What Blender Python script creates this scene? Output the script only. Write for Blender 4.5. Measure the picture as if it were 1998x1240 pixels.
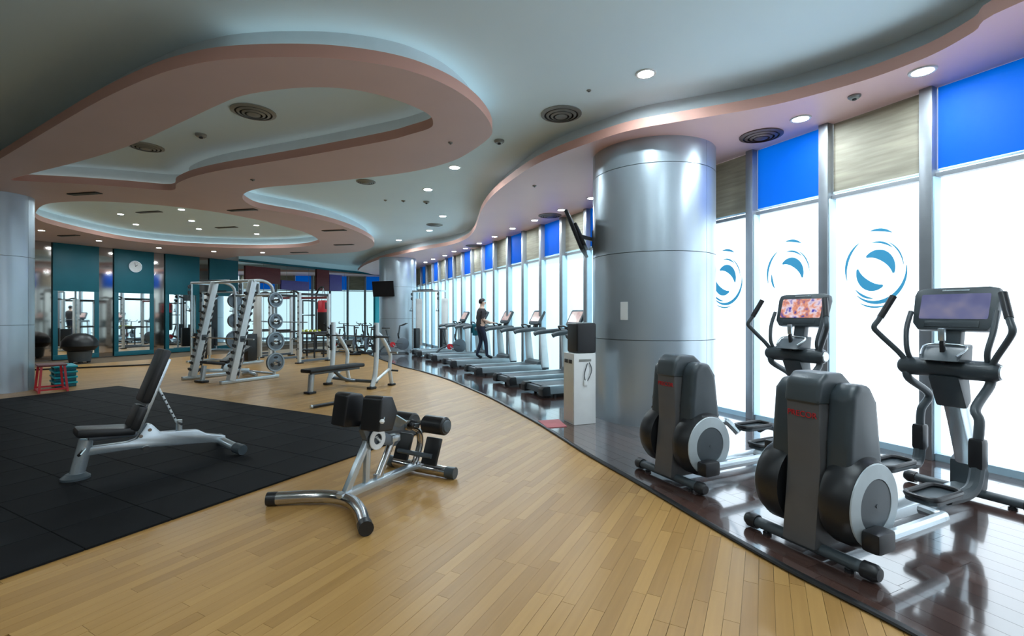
import bpy, bmesh, math, random
from mathutils import Vector, Matrix
R = math.radians
random.seed(7)
for o in list(bpy.data.objects): bpy.data.objects.remove(o)
SC = bpy.context.scene
COL = SC.collection

# ------------------------------------------------------------------ camera, world, exposure
FPX, HX, HY, CAMH = 929.0, 999.0, 612.0, 1.5
cam_d = bpy.data.cameras.new('camera'); cam = bpy.data.objects.new('camera', cam_d); COL.objects.link(cam)
cam.location = (0, 0, CAMH); cam.rotation_euler = (R(90), 0, 0)
cam_d.sensor_width = 36.0; cam_d.lens = FPX / 1998.0 * 36.0
cam_d.shift_y = -8.0 / 1998.0; cam_d.clip_start = 0.05
SC.camera = cam
world = bpy.data.worlds.new('world'); SC.world = world; world.use_nodes = True
world.node_tree.nodes['Background'].inputs[0].default_value = (0.75, 0.87, 1.0, 1)
world.node_tree.nodes['Background'].inputs[1].default_value = 0.6
SC.view_settings.view_transform = 'Standard'; SC.view_settings.look = 'None'
SC.view_settings.gamma = 1.0; SC.view_settings.use_curve_mapping = False
SC.view_settings.exposure = 1.5
PANE_E, DOWN_E, FILL_E = 0.80, 185.0, 1.5      # window, downlight and cove strip brightness; the strips are added

def at(px, py, h):
    """room point seen at a photo pixel on the horizontal plane of height h"""
    Y = FPX * (CAMH - h) / (py - HY)
    return Vector(((px - HX) / FPX * Y, Y, h))

# ------------------------------------------------------------------ materials
MATS = {}
def mat(name, col, rough=0.5, metal=0.0, emit=0.0, ecol=None, var=0.06, scale=8.0, bump=0.0, bscale=120.0, coat=0.0, spec=0.5):
    if name in MATS: return MATS[name]
    m = bpy.data.materials.new(name); m.use_nodes = True
    nt = m.node_tree; p = nt.nodes['Principled BSDF']
    p.inputs['Roughness'].default_value = rough; p.inputs['Metallic'].default_value = metal
    p.inputs['Coat Weight'].default_value = coat; p.inputs['Specular IOR Level'].default_value = spec
    tc = nt.nodes.new('ShaderNodeTexCoord')
    n = nt.nodes.new('ShaderNodeTexNoise'); n.inputs['Scale'].default_value = scale; n.inputs['Detail'].default_value = 3
    nt.links.new(tc.outputs['Object'], n.inputs['Vector'])
    r = nt.nodes.new('ShaderNodeValToRGB')
    r.color_ramp.elements[0].position = 0.3; r.color_ramp.elements[1].position = 0.7
    r.color_ramp.elements[0].color = tuple(c * (1 - var) for c in col[:3]) + (1,)
    r.color_ramp.elements[1].color = tuple(min(1, c * (1 + var)) for c in col[:3]) + (1,)
    nt.links.new(n.outputs['Fac'], r.inputs['Fac']); nt.links.new(r.outputs['Color'], p.inputs['Base Color'])
    if bump > 0:
        n2 = nt.nodes.new('ShaderNodeTexNoise'); n2.inputs['Scale'].default_value = bscale
        nt.links.new(tc.outputs['Object'], n2.inputs['Vector'])
        b = nt.nodes.new('ShaderNodeBump'); b.inputs['Strength'].default_value = bump; b.inputs['Distance'].default_value = 0.01
        nt.links.new(n2.outputs['Fac'], b.inputs['Height']); nt.links.new(b.outputs['Normal'], p.inputs['Normal'])
    if emit > 0:
        p.inputs['Emission Color'].default_value = tuple((ecol or col)[:3]) + (1,)
        p.inputs['Emission Strength'].default_value = emit
    MATS[name] = m
    return m

def wood(name, c1, c2, rough, along, per_island=False, coat=0.0, wob=0.0):
    """planks: colour differs per plank, fine grain runs along the plank (object x axis)"""
    m = bpy.data.materials.new(name); m.use_nodes = True; nt = m.node_tree; p = nt.nodes['Principled BSDF']
    p.inputs['Roughness'].default_value = rough; p.inputs['Coat Weight'].default_value = coat
    p.inputs['Coat Roughness'].default_value = 0.07; p.inputs['Coat IOR'].default_value = 2.1
    if per_island:
        rnd = nt.nodes.new('ShaderNodeNewGeometry').outputs['Random Per Island']
    else:
        rnd = nt.nodes.new('ShaderNodeObjectInfo').outputs['Random']
    geo = nt.nodes.new('ShaderNodeNewGeometry')
    mp = nt.nodes.new('ShaderNodeMapping'); mp.vector_type = 'TEXTURE'
    mp.inputs['Rotation'].default_value = (0, 0, along)
    mp.inputs['Scale'].default_value = (0.9, 0.045, 0.1)
    nt.links.new(geo.outputs['Position'], mp.inputs['Vector'])
    off = nt.nodes.new('ShaderNodeVectorMath'); off.operation = 'ADD'
    mul = nt.nodes.new('ShaderNodeMath'); mul.operation = 'MULTIPLY'; mul.inputs[1].default_value = 37.0
    nt.links.new(rnd, mul.inputs[0]); nt.links.new(mp.outputs['Vector'], off.inputs[0]); nt.links.new(mul.outputs[0], off.inputs[1])
    n = nt.nodes.new('ShaderNodeTexNoise'); n.inputs['Scale'].default_value = 1.6; n.inputs['Detail'].default_value = 5
    nt.links.new(off.outputs[0], n.inputs['Vector'])
    mixf = nt.nodes.new('ShaderNodeMath'); mixf.operation = 'MULTIPLY_ADD'; mixf.inputs[1].default_value = 0.55
    h = nt.nodes.new('ShaderNodeMath'); h.operation = 'MULTIPLY'; h.inputs[1].default_value = 0.55
    nt.links.new(n.outputs['Fac'], h.inputs[0])
    nt.links.new(rnd, mixf.inputs[0]); nt.links.new(h.outputs[0], mixf.inputs[2])
    r = nt.nodes.new('ShaderNodeValToRGB')
    r.color_ramp.elements[0].position = 0.1; r.color_ramp.elements[1].position = 0.9
    r.color_ramp.elements[0].color = c1 + (1,); r.color_ramp.elements[1].color = c2 + (1,)
    nt.links.new(mixf.outputs[0], r.inputs['Fac']); nt.links.new(r.outputs['Color'], p.inputs['Base Color'])
    b = nt.nodes.new('ShaderNodeBump'); b.inputs['Strength'].default_value = wob; b.inputs['Distance'].default_value = 0.004
    nt.links.new(n.outputs['Fac'], b.inputs['Height']); nt.links.new(b.outputs['Normal'], p.inputs['Normal'])
    MATS[name] = m
    return m

def mirror(name, col, rough=0.02):
    m = bpy.data.materials.new(name); m.use_nodes = True; p = m.node_tree.nodes['Principled BSDF']
    p.inputs['Base Color'].default_value = col + (1,); p.inputs['Metallic'].default_value = 1; p.inputs['Roughness'].default_value = rough
    MATS[name] = m; return m

def pane_mat(name, col, e):
    m = bpy.data.materials.new(name); m.use_nodes = True; p = m.node_tree.nodes['Principled BSDF']
    p.inputs['Base Color'].default_value = (0.6, 0.65, 0.68, 1); p.inputs['Roughness'].default_value = 0.35
    p.inputs['Emission Color'].default_value = col + (1,); p.inputs['Emission Strength'].default_value = e
    MATS[name] = m; return m

def fabric_translucent(name, col, dcol, t, stripes=False):
    m = bpy.data.materials.new(name); m.use_nodes = True; nt = m.node_tree
    p = nt.nodes['Principled BSDF']; p.inputs['Base Color'].default_value = dcol + (1,); p.inputs['Roughness'].default_value = 0.65
    tr = nt.nodes.new('ShaderNodeBsdfTranslucent'); tr.inputs['Color'].default_value = col + (1,)
    if stripes:
        tc = nt.nodes.new('ShaderNodeTexCoord'); mp = nt.nodes.new('ShaderNodeMapping')
        mp.inputs['Scale'].default_value = (1.2, 1.2, 14); nt.links.new(tc.outputs['Object'], mp.inputs['Vector'])
        n = nt.nodes.new('ShaderNodeTexNoise'); n.inputs['Scale'].default_value = 1.5; n.inputs['Detail'].default_value = 4
        nt.links.new(mp.outputs['Vector'], n.inputs['Vector'])
        r = nt.nodes.new('ShaderNodeValToRGB'); r.color_ramp.elements[0].position = .35; r.color_ramp.elements[1].position = .68
        r.color_ramp.elements[0].color = tuple(c * .8 for c in dcol) + (1,); r.color_ramp.elements[1].color = tuple(min(1, c * 1.12) for c in dcol) + (1,)
        nt.links.new(n.outputs['Fac'], r.inputs['Fac']); nt.links.new(r.outputs['Color'], p.inputs['Base Color'])
        nt.links.new(r.outputs['Color'], tr.inputs['Color'])
    mx = nt.nodes.new('ShaderNodeMixShader'); mx.inputs[0].default_value = t
    nt.links.new(p.outputs[0], mx.inputs[1]); nt.links.new(tr.outputs[0], mx.inputs[2])
    nt.links.new(mx.outputs[0], nt.nodes['Material Output'].inputs['Surface'])
    MATS[name] = m; return m

def screen_mat(name, cols, e, scale=3.0):
    m = bpy.data.materials.new(name); m.use_nodes = True; nt = m.node_tree; p = nt.nodes['Principled BSDF']
    tc = nt.nodes.new('ShaderNodeTexCoord'); n = nt.nodes.new('ShaderNodeTexNoise'); n.inputs['Scale'].default_value = scale
    n.inputs['Detail'].default_value = 2
    nt.links.new(tc.outputs['Object'], n.inputs['Vector'])
    r = nt.nodes.new('ShaderNodeValToRGB'); els = r.color_ramp.elements
    while len(els) < len(cols): els.new(0.5)
    for i, c in enumerate(cols): els[i].position = 0.3 + 0.4 * i / (len(cols) - 1); els[i].color = c + (1,)
    nt.links.new(n.outputs['Fac'], r.inputs['Fac'])
    nt.links.new(r.outputs['Color'], p.inputs['Emission Color']); p.inputs['Emission Strength'].default_value = e
    p.inputs['Base Color'].default_value = (0.02, 0.02, 0.03, 1); p.inputs['Roughness'].default_value = 0.15
    MATS[name] = m; return m

LIGHT_ANG = math.atan2(0.884, 0.467)            # direction the oak planks and the rubber mat run in
WIN_ANG = math.atan2(0.905, -0.4253)            # direction of the window wall
M = {}
M['ceil'] = mat('ceiling_paint', (0.75, 0.93, 1.0), 0.75, var=0.02, scale=0.6)
M['soffit'] = mat('dusty_pink_paint', (0.73, 0.55, 0.525), 0.5, var=0.03, scale=1.0)
M['rose'] = mat('rose_paint', (0.80, 0.52, 0.49), 0.4, var=0.03, scale=1.0)
M['fascia'] = mat('salmon_paint', (0.68, 0.38, 0.31), 0.55, var=0.03, scale=1.0)
M['upstand'] = mat('cove_white', (0.70, 0.80, 0.83), 0.7, var=0.02)
M['wall'] = mat('warm_grey_wall', (0.45, 0.43, 0.41), 0.7, var=0.04, scale=1.5)
M['oak1'] = wood('oak_plank', (0.335, 0.175, 0.050), (0.50, 0.285, 0.092), 0.38, LIGHT_ANG, coat=0.0, wob=0.05)
M['oak2'] = wood('oak_planks', (0.335, 0.175, 0.050), (0.50, 0.285, 0.092), 0.38, LIGHT_ANG, True, coat=0.0, wob=0.05)
M['walnut1'] = wood('dark_plank', (0.035, 0.017, 0.013), (0.105, 0.056, 0.045), 0.16, WIN_ANG, coat=1.0, wob=0.03)
M['walnut2'] = wood('dark_planks', (0.035, 0.017, 0.013), (0.105, 0.056, 0.045), 0.16, WIN_ANG, True, coat=1.0, wob=0.03)
M['gap'] = mat('joint_dark', (0.16, 0.11, 0.065), 0.8)
M['black_trim'] = mat('black_trim', (0.008, 0.008, 0.008), 0.4)
M['rubber'] = mat('black_rubber', (0.0065, 0.007, 0.008), 0.7, var=0.35, scale=2.0, bump=0.15, bscale=300, spec=0.12)
M['steel'] = mat('brushed_steel_cladding', (0.48, 0.56, 0.62), 0.34, 0.7, var=0.03, scale=2)
M['steel_joint'] = mat('steel_joint', (0.08, 0.09, 0.1), 0.5, 0.4)
M['mullion'] = mat('grey_aluminium', (0.30, 0.32, 0.34), 0.35, 0.6, var=0.03)
M['pale_lit'] = mat('pale_lit_aluminium', (0.50, 0.72, 0.85), 0.4, 0.0, var=0.03)  # mullion-side window light put into the colour; sills and blind bars share it
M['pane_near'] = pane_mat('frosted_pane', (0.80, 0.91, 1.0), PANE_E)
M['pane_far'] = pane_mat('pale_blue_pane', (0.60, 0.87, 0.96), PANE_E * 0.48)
M['blue'] = fabric_translucent('blue_blind', (0.0, 0.38, 0.75), (0.0, 0.09, 0.5), 0.65)
M['beige'] = fabric_translucent('beige_blind', (0.30, 0.26, 0.19), (0.36, 0.33, 0.26), 0.38, True)
M['decal'] = fabric_translucent('window_film_blue', (0.17, 0.47, 0.60), (0.12, 0.30, 0.40), 0.7)
M['teal'] = mat('teal_panel', (0.0, 0.115, 0.155), 0.5, var=0.05, scale=2)
M['teal_light'] = mat('turquoise', (0.0, 0.42, 0.50), 0.45)
M['mirror'] = mirror('mirror_glass', (0.86, 0.9, 0.9))
M['bronze'] = mirror('bronze_mirror', (0.36, 0.32, 0.29), 0.06)
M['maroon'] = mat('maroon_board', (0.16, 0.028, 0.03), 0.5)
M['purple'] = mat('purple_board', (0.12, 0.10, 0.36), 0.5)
M['white'] = mat('white_plastic', (0.75, 0.77, 0.76), 0.4, var=0.02)
M['cream'] = mat('cream_plastic', (0.62, 0.60, 0.50), 0.4, var=0.02)
M['dgrey'] = mat('dark_grey_plastic', (0.06, 0.076, 0.086), 0.38, var=0.05)
M['hood'] = mat('charcoal_shroud', (0.043, 0.056, 0.065), 0.36, var=0.05)
M['spine'] = mat('taupe_grey_plastic', (0.105, 0.105, 0.108), 0.42, var=0.04)
M['ring'] = mat('pale_grey_ring', (0.46, 0.52, 0.54), 0.35, 0.2)
M['silver'] = mat('silver_paint', (0.56, 0.63, 0.67), 0.26, 0.75, var=0.03)
M['chrome'] = mat('chrome', (0.55, 0.54, 0.53), 0.14, 1.0, var=0.02)
M['wframe'] = mat('white_silver_paint', (0.66, 0.72, 0.75), 0.35, 0.25, var=0.03)
M['black'] = mat('black_plastic', (0.012, 0.013, 0.015), 0.38)
M['tvblack'] = mat('matt_black_plastic', (0.006, 0.006, 0.007), 0.5, spec=0.25)
M['pad'] = mat('black_vinyl', (0.010, 0.0105, 0.012), 0.36, bump=0.05, bscale=400)
M['belt'] = mat('running_belt', (0.035, 0.042, 0.05), 0.42)
M['deckside'] = mat('silver_deck_rail', (0.36, 0.44, 0.48), 0.32, 0.5)
M['red'] = mat('red_paint', (0.55, 0.02, 0.03), 0.4)
M['redmat'] = mat('faded_red_mat', (0.50, 0.16, 0.17), 0.8)
M['gunmetal'] = mat('gunmetal_plate', (0.14, 0.17, 0.2), 0.35, 0.5)
M['plate_lip'] = mat('grey_plate_lip', (0.30, 0.36, 0.41), 0.35, 0.5)
M['lamp'] = mat('downlight_lens', (1, 0.97, 0.92), 0.3, emit=DOWN_E, ecol=(0.80, 0.93, 1.0))
M['cove_fill'] = mat('fill_strip', (0.8, 0.95, 1.0), 0.3, emit=FILL_E, ecol=(0.70, 0.93, 1.0))  # glow added to brighten the ceiling, not a fitted lamp
M['vent'] = mat('vent_metal', (0.26, 0.27, 0.25), 0.4, 0.4)
M['vent_dark'] = mat('vent_dark_metal', (0.025, 0.025, 0.025), 0.6)  # near-black metal for vent backs, slot frames and sensors
M['skin'] = mat('skin', (0.60, 0.40, 0.31), 0.5)
M['shirt'] = mat('dark_shirt', (0.035, 0.032, 0.035), 0.8)
M['trouser'] = mat('navy_trousers', (0.016, 0.022, 0.05), 0.8)
M['hair'] = mat('black_hair', (0.008, 0.007, 0.010), 0.6)
M['lime'] = mat('lime_rubber', (0.42, 0.45, 0.04), 0.6)
M['scr_a'] = screen_mat('tv_programme', [(0.10, 0.08, 0.35), (0.9, 0.35, 0.2), (0.95, 0.8, 0.9), (0.08, 0.06, 0.5)], 0.30, 14)
M['scr_b'] = screen_mat('dim_menu', [(0.10, 0.11, 0.26), (0.16, 0.17, 0.33), (0.28, 0.26, 0.36)], 0.28, 5)
M['scr_c'] = screen_mat('pink_menu', [(0.42, 0.27, 0.26), (0.50, 0.42, 0.38), (0.34, 0.19, 0.20)], 0.45, 6)

# ------------------------------------------------------------------ mesh helpers
class B:
    def __init__(s): s.bm = bmesh.new()
    def _merge(s, bm2, mtx=None):
        if mtx is not None: bmesh.ops.transform(bm2, matrix=mtx, verts=bm2.verts)
        me = bpy.data.meshes.new('tmp'); bm2.to_mesh(me); bm2.free(); s.bm.from_mesh(me); bpy.data.meshes.remove(me)
    def box(s, c, size, rot=None, bev=0.0, seg=2):
        b = bmesh.new(); bmesh.ops.create_cube(b, size=1.0)
        bmesh.ops.scale(b, vec=size, verts=b.verts)
        if bev > 0: bmesh.ops.bevel(b, geom=list(b.edges), offset=bev, segments=seg, profile=0.6, affect='EDGES')
        m = Matrix.Translation(c)
        if rot is not None: m = m @ (rot.to_4x4() if not isinstance(rot, tuple) else Matrix.Rotation(rot[0], 4, rot[1]))
        s._merge(b, m); return s
    def bar(s, a, b, w, h, up=(0, 0, 1), bev=0.0):
        """rectangular bar from a to b, w across, h along the up direction"""
        a, b = Vector(a), Vector(b); d = b - a; L = d.length; x = d.normalized(); u = Vector(up)
        y = u.cross(x)
        if y.length < 1e-4: y = Vector((0, 1, 0)).cross(x)
        y.normalize(); z = x.cross(y)
        rot = Matrix((x, y, z)).transposed()
        return s.box((a + b) / 2, (L, w, h), rot, bev)
    def tube(s, pts, r, n=10, smooth=0, sect=None, closed=False):
        pts = [Vector(p) for p in pts]
        if smooth: pts = spline(pts, smooth, closed)
        N = len(pts); rings = []; rad = (lambda i: r) if not isinstance(r, (list, tuple)) else (lambda i: r[0] + (r[1] - r[0]) * i / (N - 1))
        up = None
        for i, p in enumerate(pts):
            if closed: t = pts[(i + 1) % N] - pts[i - 1]
            else: t = pts[min(i + 1, N - 1)] - pts[max(i - 1, 0)]
            t.normalize()
            if up is None:
                up = Vector((0, 0, 1)) if abs(t.z) < 0.9 else Vector((1, 0, 0))
            y = up.cross(t); y.normalize(); u = t.cross(y); up = u
            ring = []
            for k in range(n):
                a = 2 * math.pi * k / n
                sx, sy = (1, 1) if sect is None else sect
                ring.append(s.bm.verts.new(p + y * (math.cos(a) * rad(i) * sx) + u * (math.sin(a) * rad(i) * sy)))
            rings.append(ring)
        rng = range(N) if closed else range(N - 1)
        for i in rng:
            A, C = rings[i], rings[(i + 1) % N]
            for k in range(n):
                s.bm.faces.new((A[k], A[(k + 1) % n], C[(k + 1) % n], C[k]))
        if not closed:
            s.bm.faces.new(rings[0][::-1]); s.bm.faces.new(rings[-1])
        return s
    def lathe(s, prof, c=(0, 0, 0), axis='Z', n=24):
        b = bmesh.new(); rings = []
        for (r, z) in prof:
            if r < 1e-5: rings.append([b.verts.new((0, 0, z))])
            else: rings.append([b.verts.new((r * math.cos(2 * math.pi * k / n), r * math.sin(2 * math.pi * k / n), z)) for k in range(n)])
        for A, C in zip(rings[:-1], rings[1:]):
            for k in range(n):
                k2 = (k + 1) % n
                if len(A) == 1 and len(C) == 1: continue
                if len(A) == 1: b.faces.new((A[0], C[k], C[k2]))
                elif len(C) == 1: b.faces.new((A[k], A[k2], C[0]))
                else: b.faces.new((A[k], A[k2], C[k2], C[k]))
        if len(prof) >= 4 and len(rings[0]) > 1 and len(rings[-1]) > 1:      # annular section: close it on itself
            A, C = rings[-1], rings[0]
            for k in range(n): b.faces.new((A[k], A[(k + 1) % n], C[(k + 1) % n], C[k]))
        else:
            for ring in (rings[0], rings[-1]):
                if len(ring) > 1: b.faces.new(ring)
        bmesh.ops.recalc_face_normals(b, faces=b.faces)
        m = Matrix.Translation(c)
        if axis == 'Y': m = m @ Matrix.Rotation(R(-90), 4, 'X')
        elif axis == 'X': m = m @ Matrix.Rotation(R(90), 4, 'Y')
        elif isinstance(axis, Vector): m = m @ axis.to_track_quat('Z', 'Y').to_matrix().to_4x4()
        s._merge(b, m); return s
    def prism(s, poly, y0, y1, plane='XZ', bev=0.0, seg=2):
        b = bmesh.new()
        f = (lambda p, t: (p[0], t, p[1])) if plane == 'XZ' else (lambda p, t: (p[0], p[1], t)) if plane == 'XY' else (lambda p, t: (t, p[0], p[1]))
        A = [b.verts.new(f(p, y0)) for p in poly]; C = [b.verts.new(f(p, y1)) for p in poly]; n = len(poly)
        b.faces.new(A); b.faces.new(C[::-1])
        for k in range(n): b.faces.new((A[k], C[k], C[(k + 1) % n], A[(k + 1) % n]))
        bmesh.ops.recalc_face_normals(b, faces=b.faces)
        if bev > 0: bmesh.ops.bevel(b, geom=list(b.edges), offset=bev, segments=seg, profile=0.6, affect='EDGES', clamp_overlap=True)
        s._merge(b); return s
    def mesh(s, name, m, smooth=35):
        me = bpy.data.meshes.new(name)
        bmesh.ops.recalc_face_normals(s.bm, faces=s.bm.faces)
        s.bm.to_mesh(me); s.bm.free()
        me.materials.append(m)
        if smooth:
            me.shade_smooth(); me.set_sharp_from_angle(angle=R(smooth))
        return me
    def obj(s, name, m, parent=None, smooth=35, loc=None):
        return link(name, s.mesh(name, m, smooth), parent, loc)

def link(name, data, parent=None, loc=None):
    o = bpy.data.objects.new(name, data); COL.objects.link(o); o.parent = parent
    if loc is not None: o.location = loc
    return o
def tag(o, label=None, cat=None, group=None, kind=None):
    if label: o['label'] = label
    if cat: o['category'] = cat
    if group: o['group'] = group
    if kind: o['kind'] = kind
    return o
def empty(name, loc=(0, 0, 0), rz=0.0):
    o = bpy.data.objects.new(name, None); COL.objects.link(o); o.location = loc; o.rotation_euler = (0, 0, rz); o.empty_display_size = 0.1
    return o
KIDS = {}
def copy_tree(o, parent=None):
    c = o.copy(); COL.objects.link(c); c.parent = parent
    for ch in list(o.children): copy_tree(ch, c)
    return c
def spline(pts, n=6, closed=False):
    P = [Vector(p) for p in pts]; out = []; N = len(P)
    rng = range(N) if closed else range(N - 1)
    for i in rng:
        if closed: a, b, c, d = P[i - 1], P[i], P[(i + 1) % N], P[(i + 2) % N]
        else: a, b, c, d = P[max(i - 1, 0)], P[i], P[i + 1], P[min(i + 2, N - 1)]
        for k in range(n):
            t = k / n; t2, t3 = t * t, t * t * t
            out.append(0.5 * ((2 * b) + (c - a) * t + (2 * a - 5 * b + 4 * c - d) * t2 + (3 * b - a - 3 * c + d) * t3))
    if not closed: out.append(P[-1])
    return out
def curve_mesh(name, loops, z0, z1):
    """flat slab with holes: loops are closed xy outlines"""
    cu = bpy.data.curves.new(name, 'CURVE'); cu.dimensions = '2D'; cu.fill_mode = 'BOTH'; cu.extrude = (z1 - z0) / 2
    for lp in loops:
        sp = cu.splines.new('POLY'); sp.points.add(len(lp) - 1); sp.use_cyclic_u = True
        for i, p in enumerate(lp): sp.points[i].co = (p[0], p[1], 0, 1)
    o = bpy.data.objects.new('tmp', cu); COL.objects.link(o)
    dg = bpy.context.evaluated_depsgraph_get(); me = bpy.data.meshes.new_from_object(o.evaluated_get(dg))
    bpy.data.objects.remove(o); bpy.data.curves.remove(cu)
    for v in me.vertices: v.co.z += (z0 + z1) / 2
    me.name = name
    return me
def area2(lp): return sum(lp[i - 1][0] * lp[i][1] - lp[i][0] * lp[i - 1][1] for i in range(len(lp)))
def offset_loop(lp, d):
    """move a closed outline by d towards its inside (negative: outside)"""
    s = 1 if area2(lp) > 0 else -1; out = []; n = len(lp)
    for i in range(n):
        a, b = Vector(lp[i - 1][:2]), Vector(lp[(i + 1) % n][:2]); t = (b - a)
        if t.length < 1e-6: out.append(tuple(lp[i][:2])); continue
        t.normalize(); nn = Vector((-t.y, t.x)) * s
        out.append((lp[i][0] + nn.x * d, lp[i][1] + nn.y * d))
    return out
def clip_poly(sub, rect):
    """clip polygon sub with a convex counter-clockwise polygon rect"""
    out = sub
    for i in range(len(rect)):
        a, b = rect[i], rect[(i + 1) % len(rect)]; inp = out; out = []
        side = lambda p: (b[0] - a[0]) * (p[1] - a[1]) - (b[1] - a[1]) * (p[0] - a[0])
        for k in range(len(inp)):
            p, q = inp[k - 1], inp[k]; sp, sq = side(p), side(q)
            if (sp >= 0) != (sq >= 0):
                t = sp / (sp - sq); out.append((p[0] + (q[0] - p[0]) * t, p[1] + (q[1] - p[1]) * t))
            if sq >= 0: out.append(q)
        if not out: return []
    return out
def inside(p, poly):
    c = False; n = len(poly)
    for i in range(n):
        x1, y1 = poly[i][:2]; x2, y2 = poly[i - 1][:2]
        if (y1 > p[1]) != (y2 > p[1]) and p[0] < (x2 - x1) * (p[1] - y1) / (y2 - y1) + x1: c = not c
    return c
def in_frame(x, y, m=0.0):
    return y > 0.4 and abs(x / y * FPX) < 999 + m and HY + FPX * 1.5 / y < 1240 + 200
def text_mesh(txt, size, ext=0.002):
    cu = bpy.data.curves.new('lettering', 'FONT'); cu.body = txt; cu.size = size; cu.extrude = ext; cu.align_x = 'CENTER'; cu.align_y = 'CENTER'
    o = bpy.data.objects.new('tmp', cu); COL.objects.link(o)
    dg = bpy.context.evaluated_depsgraph_get(); me = bpy.data.meshes.new_from_object(o.evaluated_get(dg))
    bpy.data.objects.remove(o); return me

# ------------------------------------------------------------------ plan of the room
H_MAIN, H_SOF, H_FAS, SETB = 4.15, 3.80, 3.92, 0.20
D1 = Vector((0.467, 0.884)); D2 = Vector((-0.884, 0.467))       # oak / mat directions
WP = Vector((4.319, 4.96)); WD = Vector((-0.4253, 0.905)); WN = Vector((-0.905, -0.4253)); PITCH = 1.0255
def wpt(s, depth=0.0, z=0.0):
    p = WP + WD * s + WN * depth; return Vector((p.x, p.y, z))
LW0 = Vector((-14.77, 15.3)); LD = Vector((0.4604, 0.8877)); LN = Vector((0.8877, -0.4604))
def lpt(t, depth=0.0, z=0.0):
    p = LW0 + LD * t + LN * depth; return Vector((p.x, p.y, z))
def lt(px):                                                     # distance along the left wall at a photo column
    k = (px - HX) / FPX
    return (k * LW0.y - LW0.x) / (LD.x - k * LD.y)
CORNER_T = 16.35
S_END = 28.3

# floor edge between oak and dark platform
EDGE = [(780, 714), (817, 723), (873, 740), (921, 760), (963, 779), (1006, 802), (1048, 825), (1090, 851), (1150, 889), (1250, 946), (1350, 1005), (1450, 1064), (1549, 1119), (1649, 1170), (1749, 1221)]
edge_pts = [at(x, y, 0.0) for x, y in EDGE]
edge_pts = [Vector((-8.2, 24.5, 0)), Vector((-6.6, 20.5, 0)), Vector((-5.1, 17.2, 0))] + edge_pts + [Vector((2.15, 1.6, 0)), Vector((3.0, 0.2, 0)), Vector((4.2, -2.0, 0)), Vector((6.0, -6.0, 0))]
edge = [Vector(p) for p in spline(edge_pts, 4)]
plat = [(p.x, p.y) for p in edge] + [(9.45, -6.0), tuple(wpt(S_END)[:2])]

# ------------------------------------------------------------------ floor
fl = B(); fl.box((-6.5, 12.5, -0.062), (36, 40, 0.1)); floor = fl.obj('floor', M['gap'], smooth=0); tag(floor, kind='structure')
matA = Vector((-1.07, 6.11)); MAT_U, MAT_V = 16, 16           # half-metre tiles along D2 and -D1
PW, PL = 0.075, 0.82
near, rest = [], []
c0 = Vector((0, 5))
for row in range(-205, 206):
    offr = random.random() * PL
    for q in range(-30, 34):
        u = q * PL + offr; v = row * (PW + 0.0008)
        c = c0 + D1 * u + D2 * v
        if c.y < 0.6 or c.y > 27 or not in_frame(c.x, c.y, 260): continue
        if (c - LW0).dot(LN) < -0.3: continue
        rel = c - matA; mu, mv = rel.dot(D2), -rel.dot(D1)
        if 0.7 < mu < MAT_U * .5 - .7 and 0.7 < mv < MAT_V * .5 - .7: continue
        if inside((c.x, c.y), plat) and all((Vector((e.x, e.y)) - c).length > 0.9 for e in edge): continue
        vis = in_frame(c.x, c.y, -10) and HY + FPX * 1.5 / c.y < 1250 and not inside((c.x, c.y), plat) and not (0 < mu and 0 < mv)
        (near if vis else rest).append((c.length, c))
near.sort(key=lambda t: t[0])
rest += near[300:]; near = near[:300]
pb = B(); pb.box((0, 0, -0.006), (PL - 0.0015, PW - 0.0004, 0.012)); plank_me = pb.mesh('plank', M['oak1'], 0)
for d, c in near:
    o = link('plank', plank_me, floor, (c.x, c.y, 0)); o.rotation_euler = (0, 0, LIGHT_ANG)
vs, fs = [], []
for d, c in rest:
    b0 = len(vs); hx, hy = D1 * (PL / 2 - 0.0012), D2 * (PW / 2 - 0.0008)
    for sx, sy in ((-1, -1), (1, -1), (1, 1), (-1, 1)):
        p = c + hx * sx + hy * sy; vs.append((p.x, p.y, 0.0))
    fs.append((b0, b0 + 1, b0 + 2, b0 + 3))
    for k in range(4): vs.append((vs[b0 + k][0], vs[b0 + k][1], -0.012))
    for k in range(4): fs.append((b0 + k, b0 + 4 + k, b0 + 4 + (k + 1) % 4, b0 + (k + 1) % 4))
me = bpy.data.meshes.new('far_planks'); me.from_pydata(vs, [], fs); me.materials.append(M['oak2'])
tag(link('far_planks', me, floor), kind='stuff')

# dark raised floor by the windows
PH = 0.02
pm = curve_mesh('floor_platform', [plat], -0.011, PH - 0.008); pm.materials.clear(); pm.materials.append(M['gap'])
platform = tag(link('floor_platform', pm), kind='structure')
DW, DL = 0.135, 1.25
cand = []
for row in range(0, 70):
    offr = random.random() * DL
    for q in range(-9, 25):
        s0 = q * DL + offr; d0 = row * (DW + 0.002)
        rect = [wpt(s0, d0), wpt(s0, d0 + DW), wpt(s0 + DL - 0.002, d0 + DW), wpt(s0 + DL - 0.002, d0)]
        rect = [(p.x, p.y) for p in rect]
        if area2(rect) < 0: rect = rect[::-1]
        cx = sum(p[0] for p in rect) / 4; cy = sum(p[1] for p in rect) / 4
        full = all(inside(p, plat) for p in rect)
        pol = rect if full else clip_poly(plat, rect)
        if len(pol) < 3 or abs(area2(pol)) < 0.01: continue
        vis = in_frame(cx, cy, 0) and HY + FPX * 1.48 / cy < 1250
        cand.append((not vis, math.hypot(cx, cy), full, s0, d0, pol))
cand.sort(key=lambda t: (t[0], t[1]))
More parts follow.
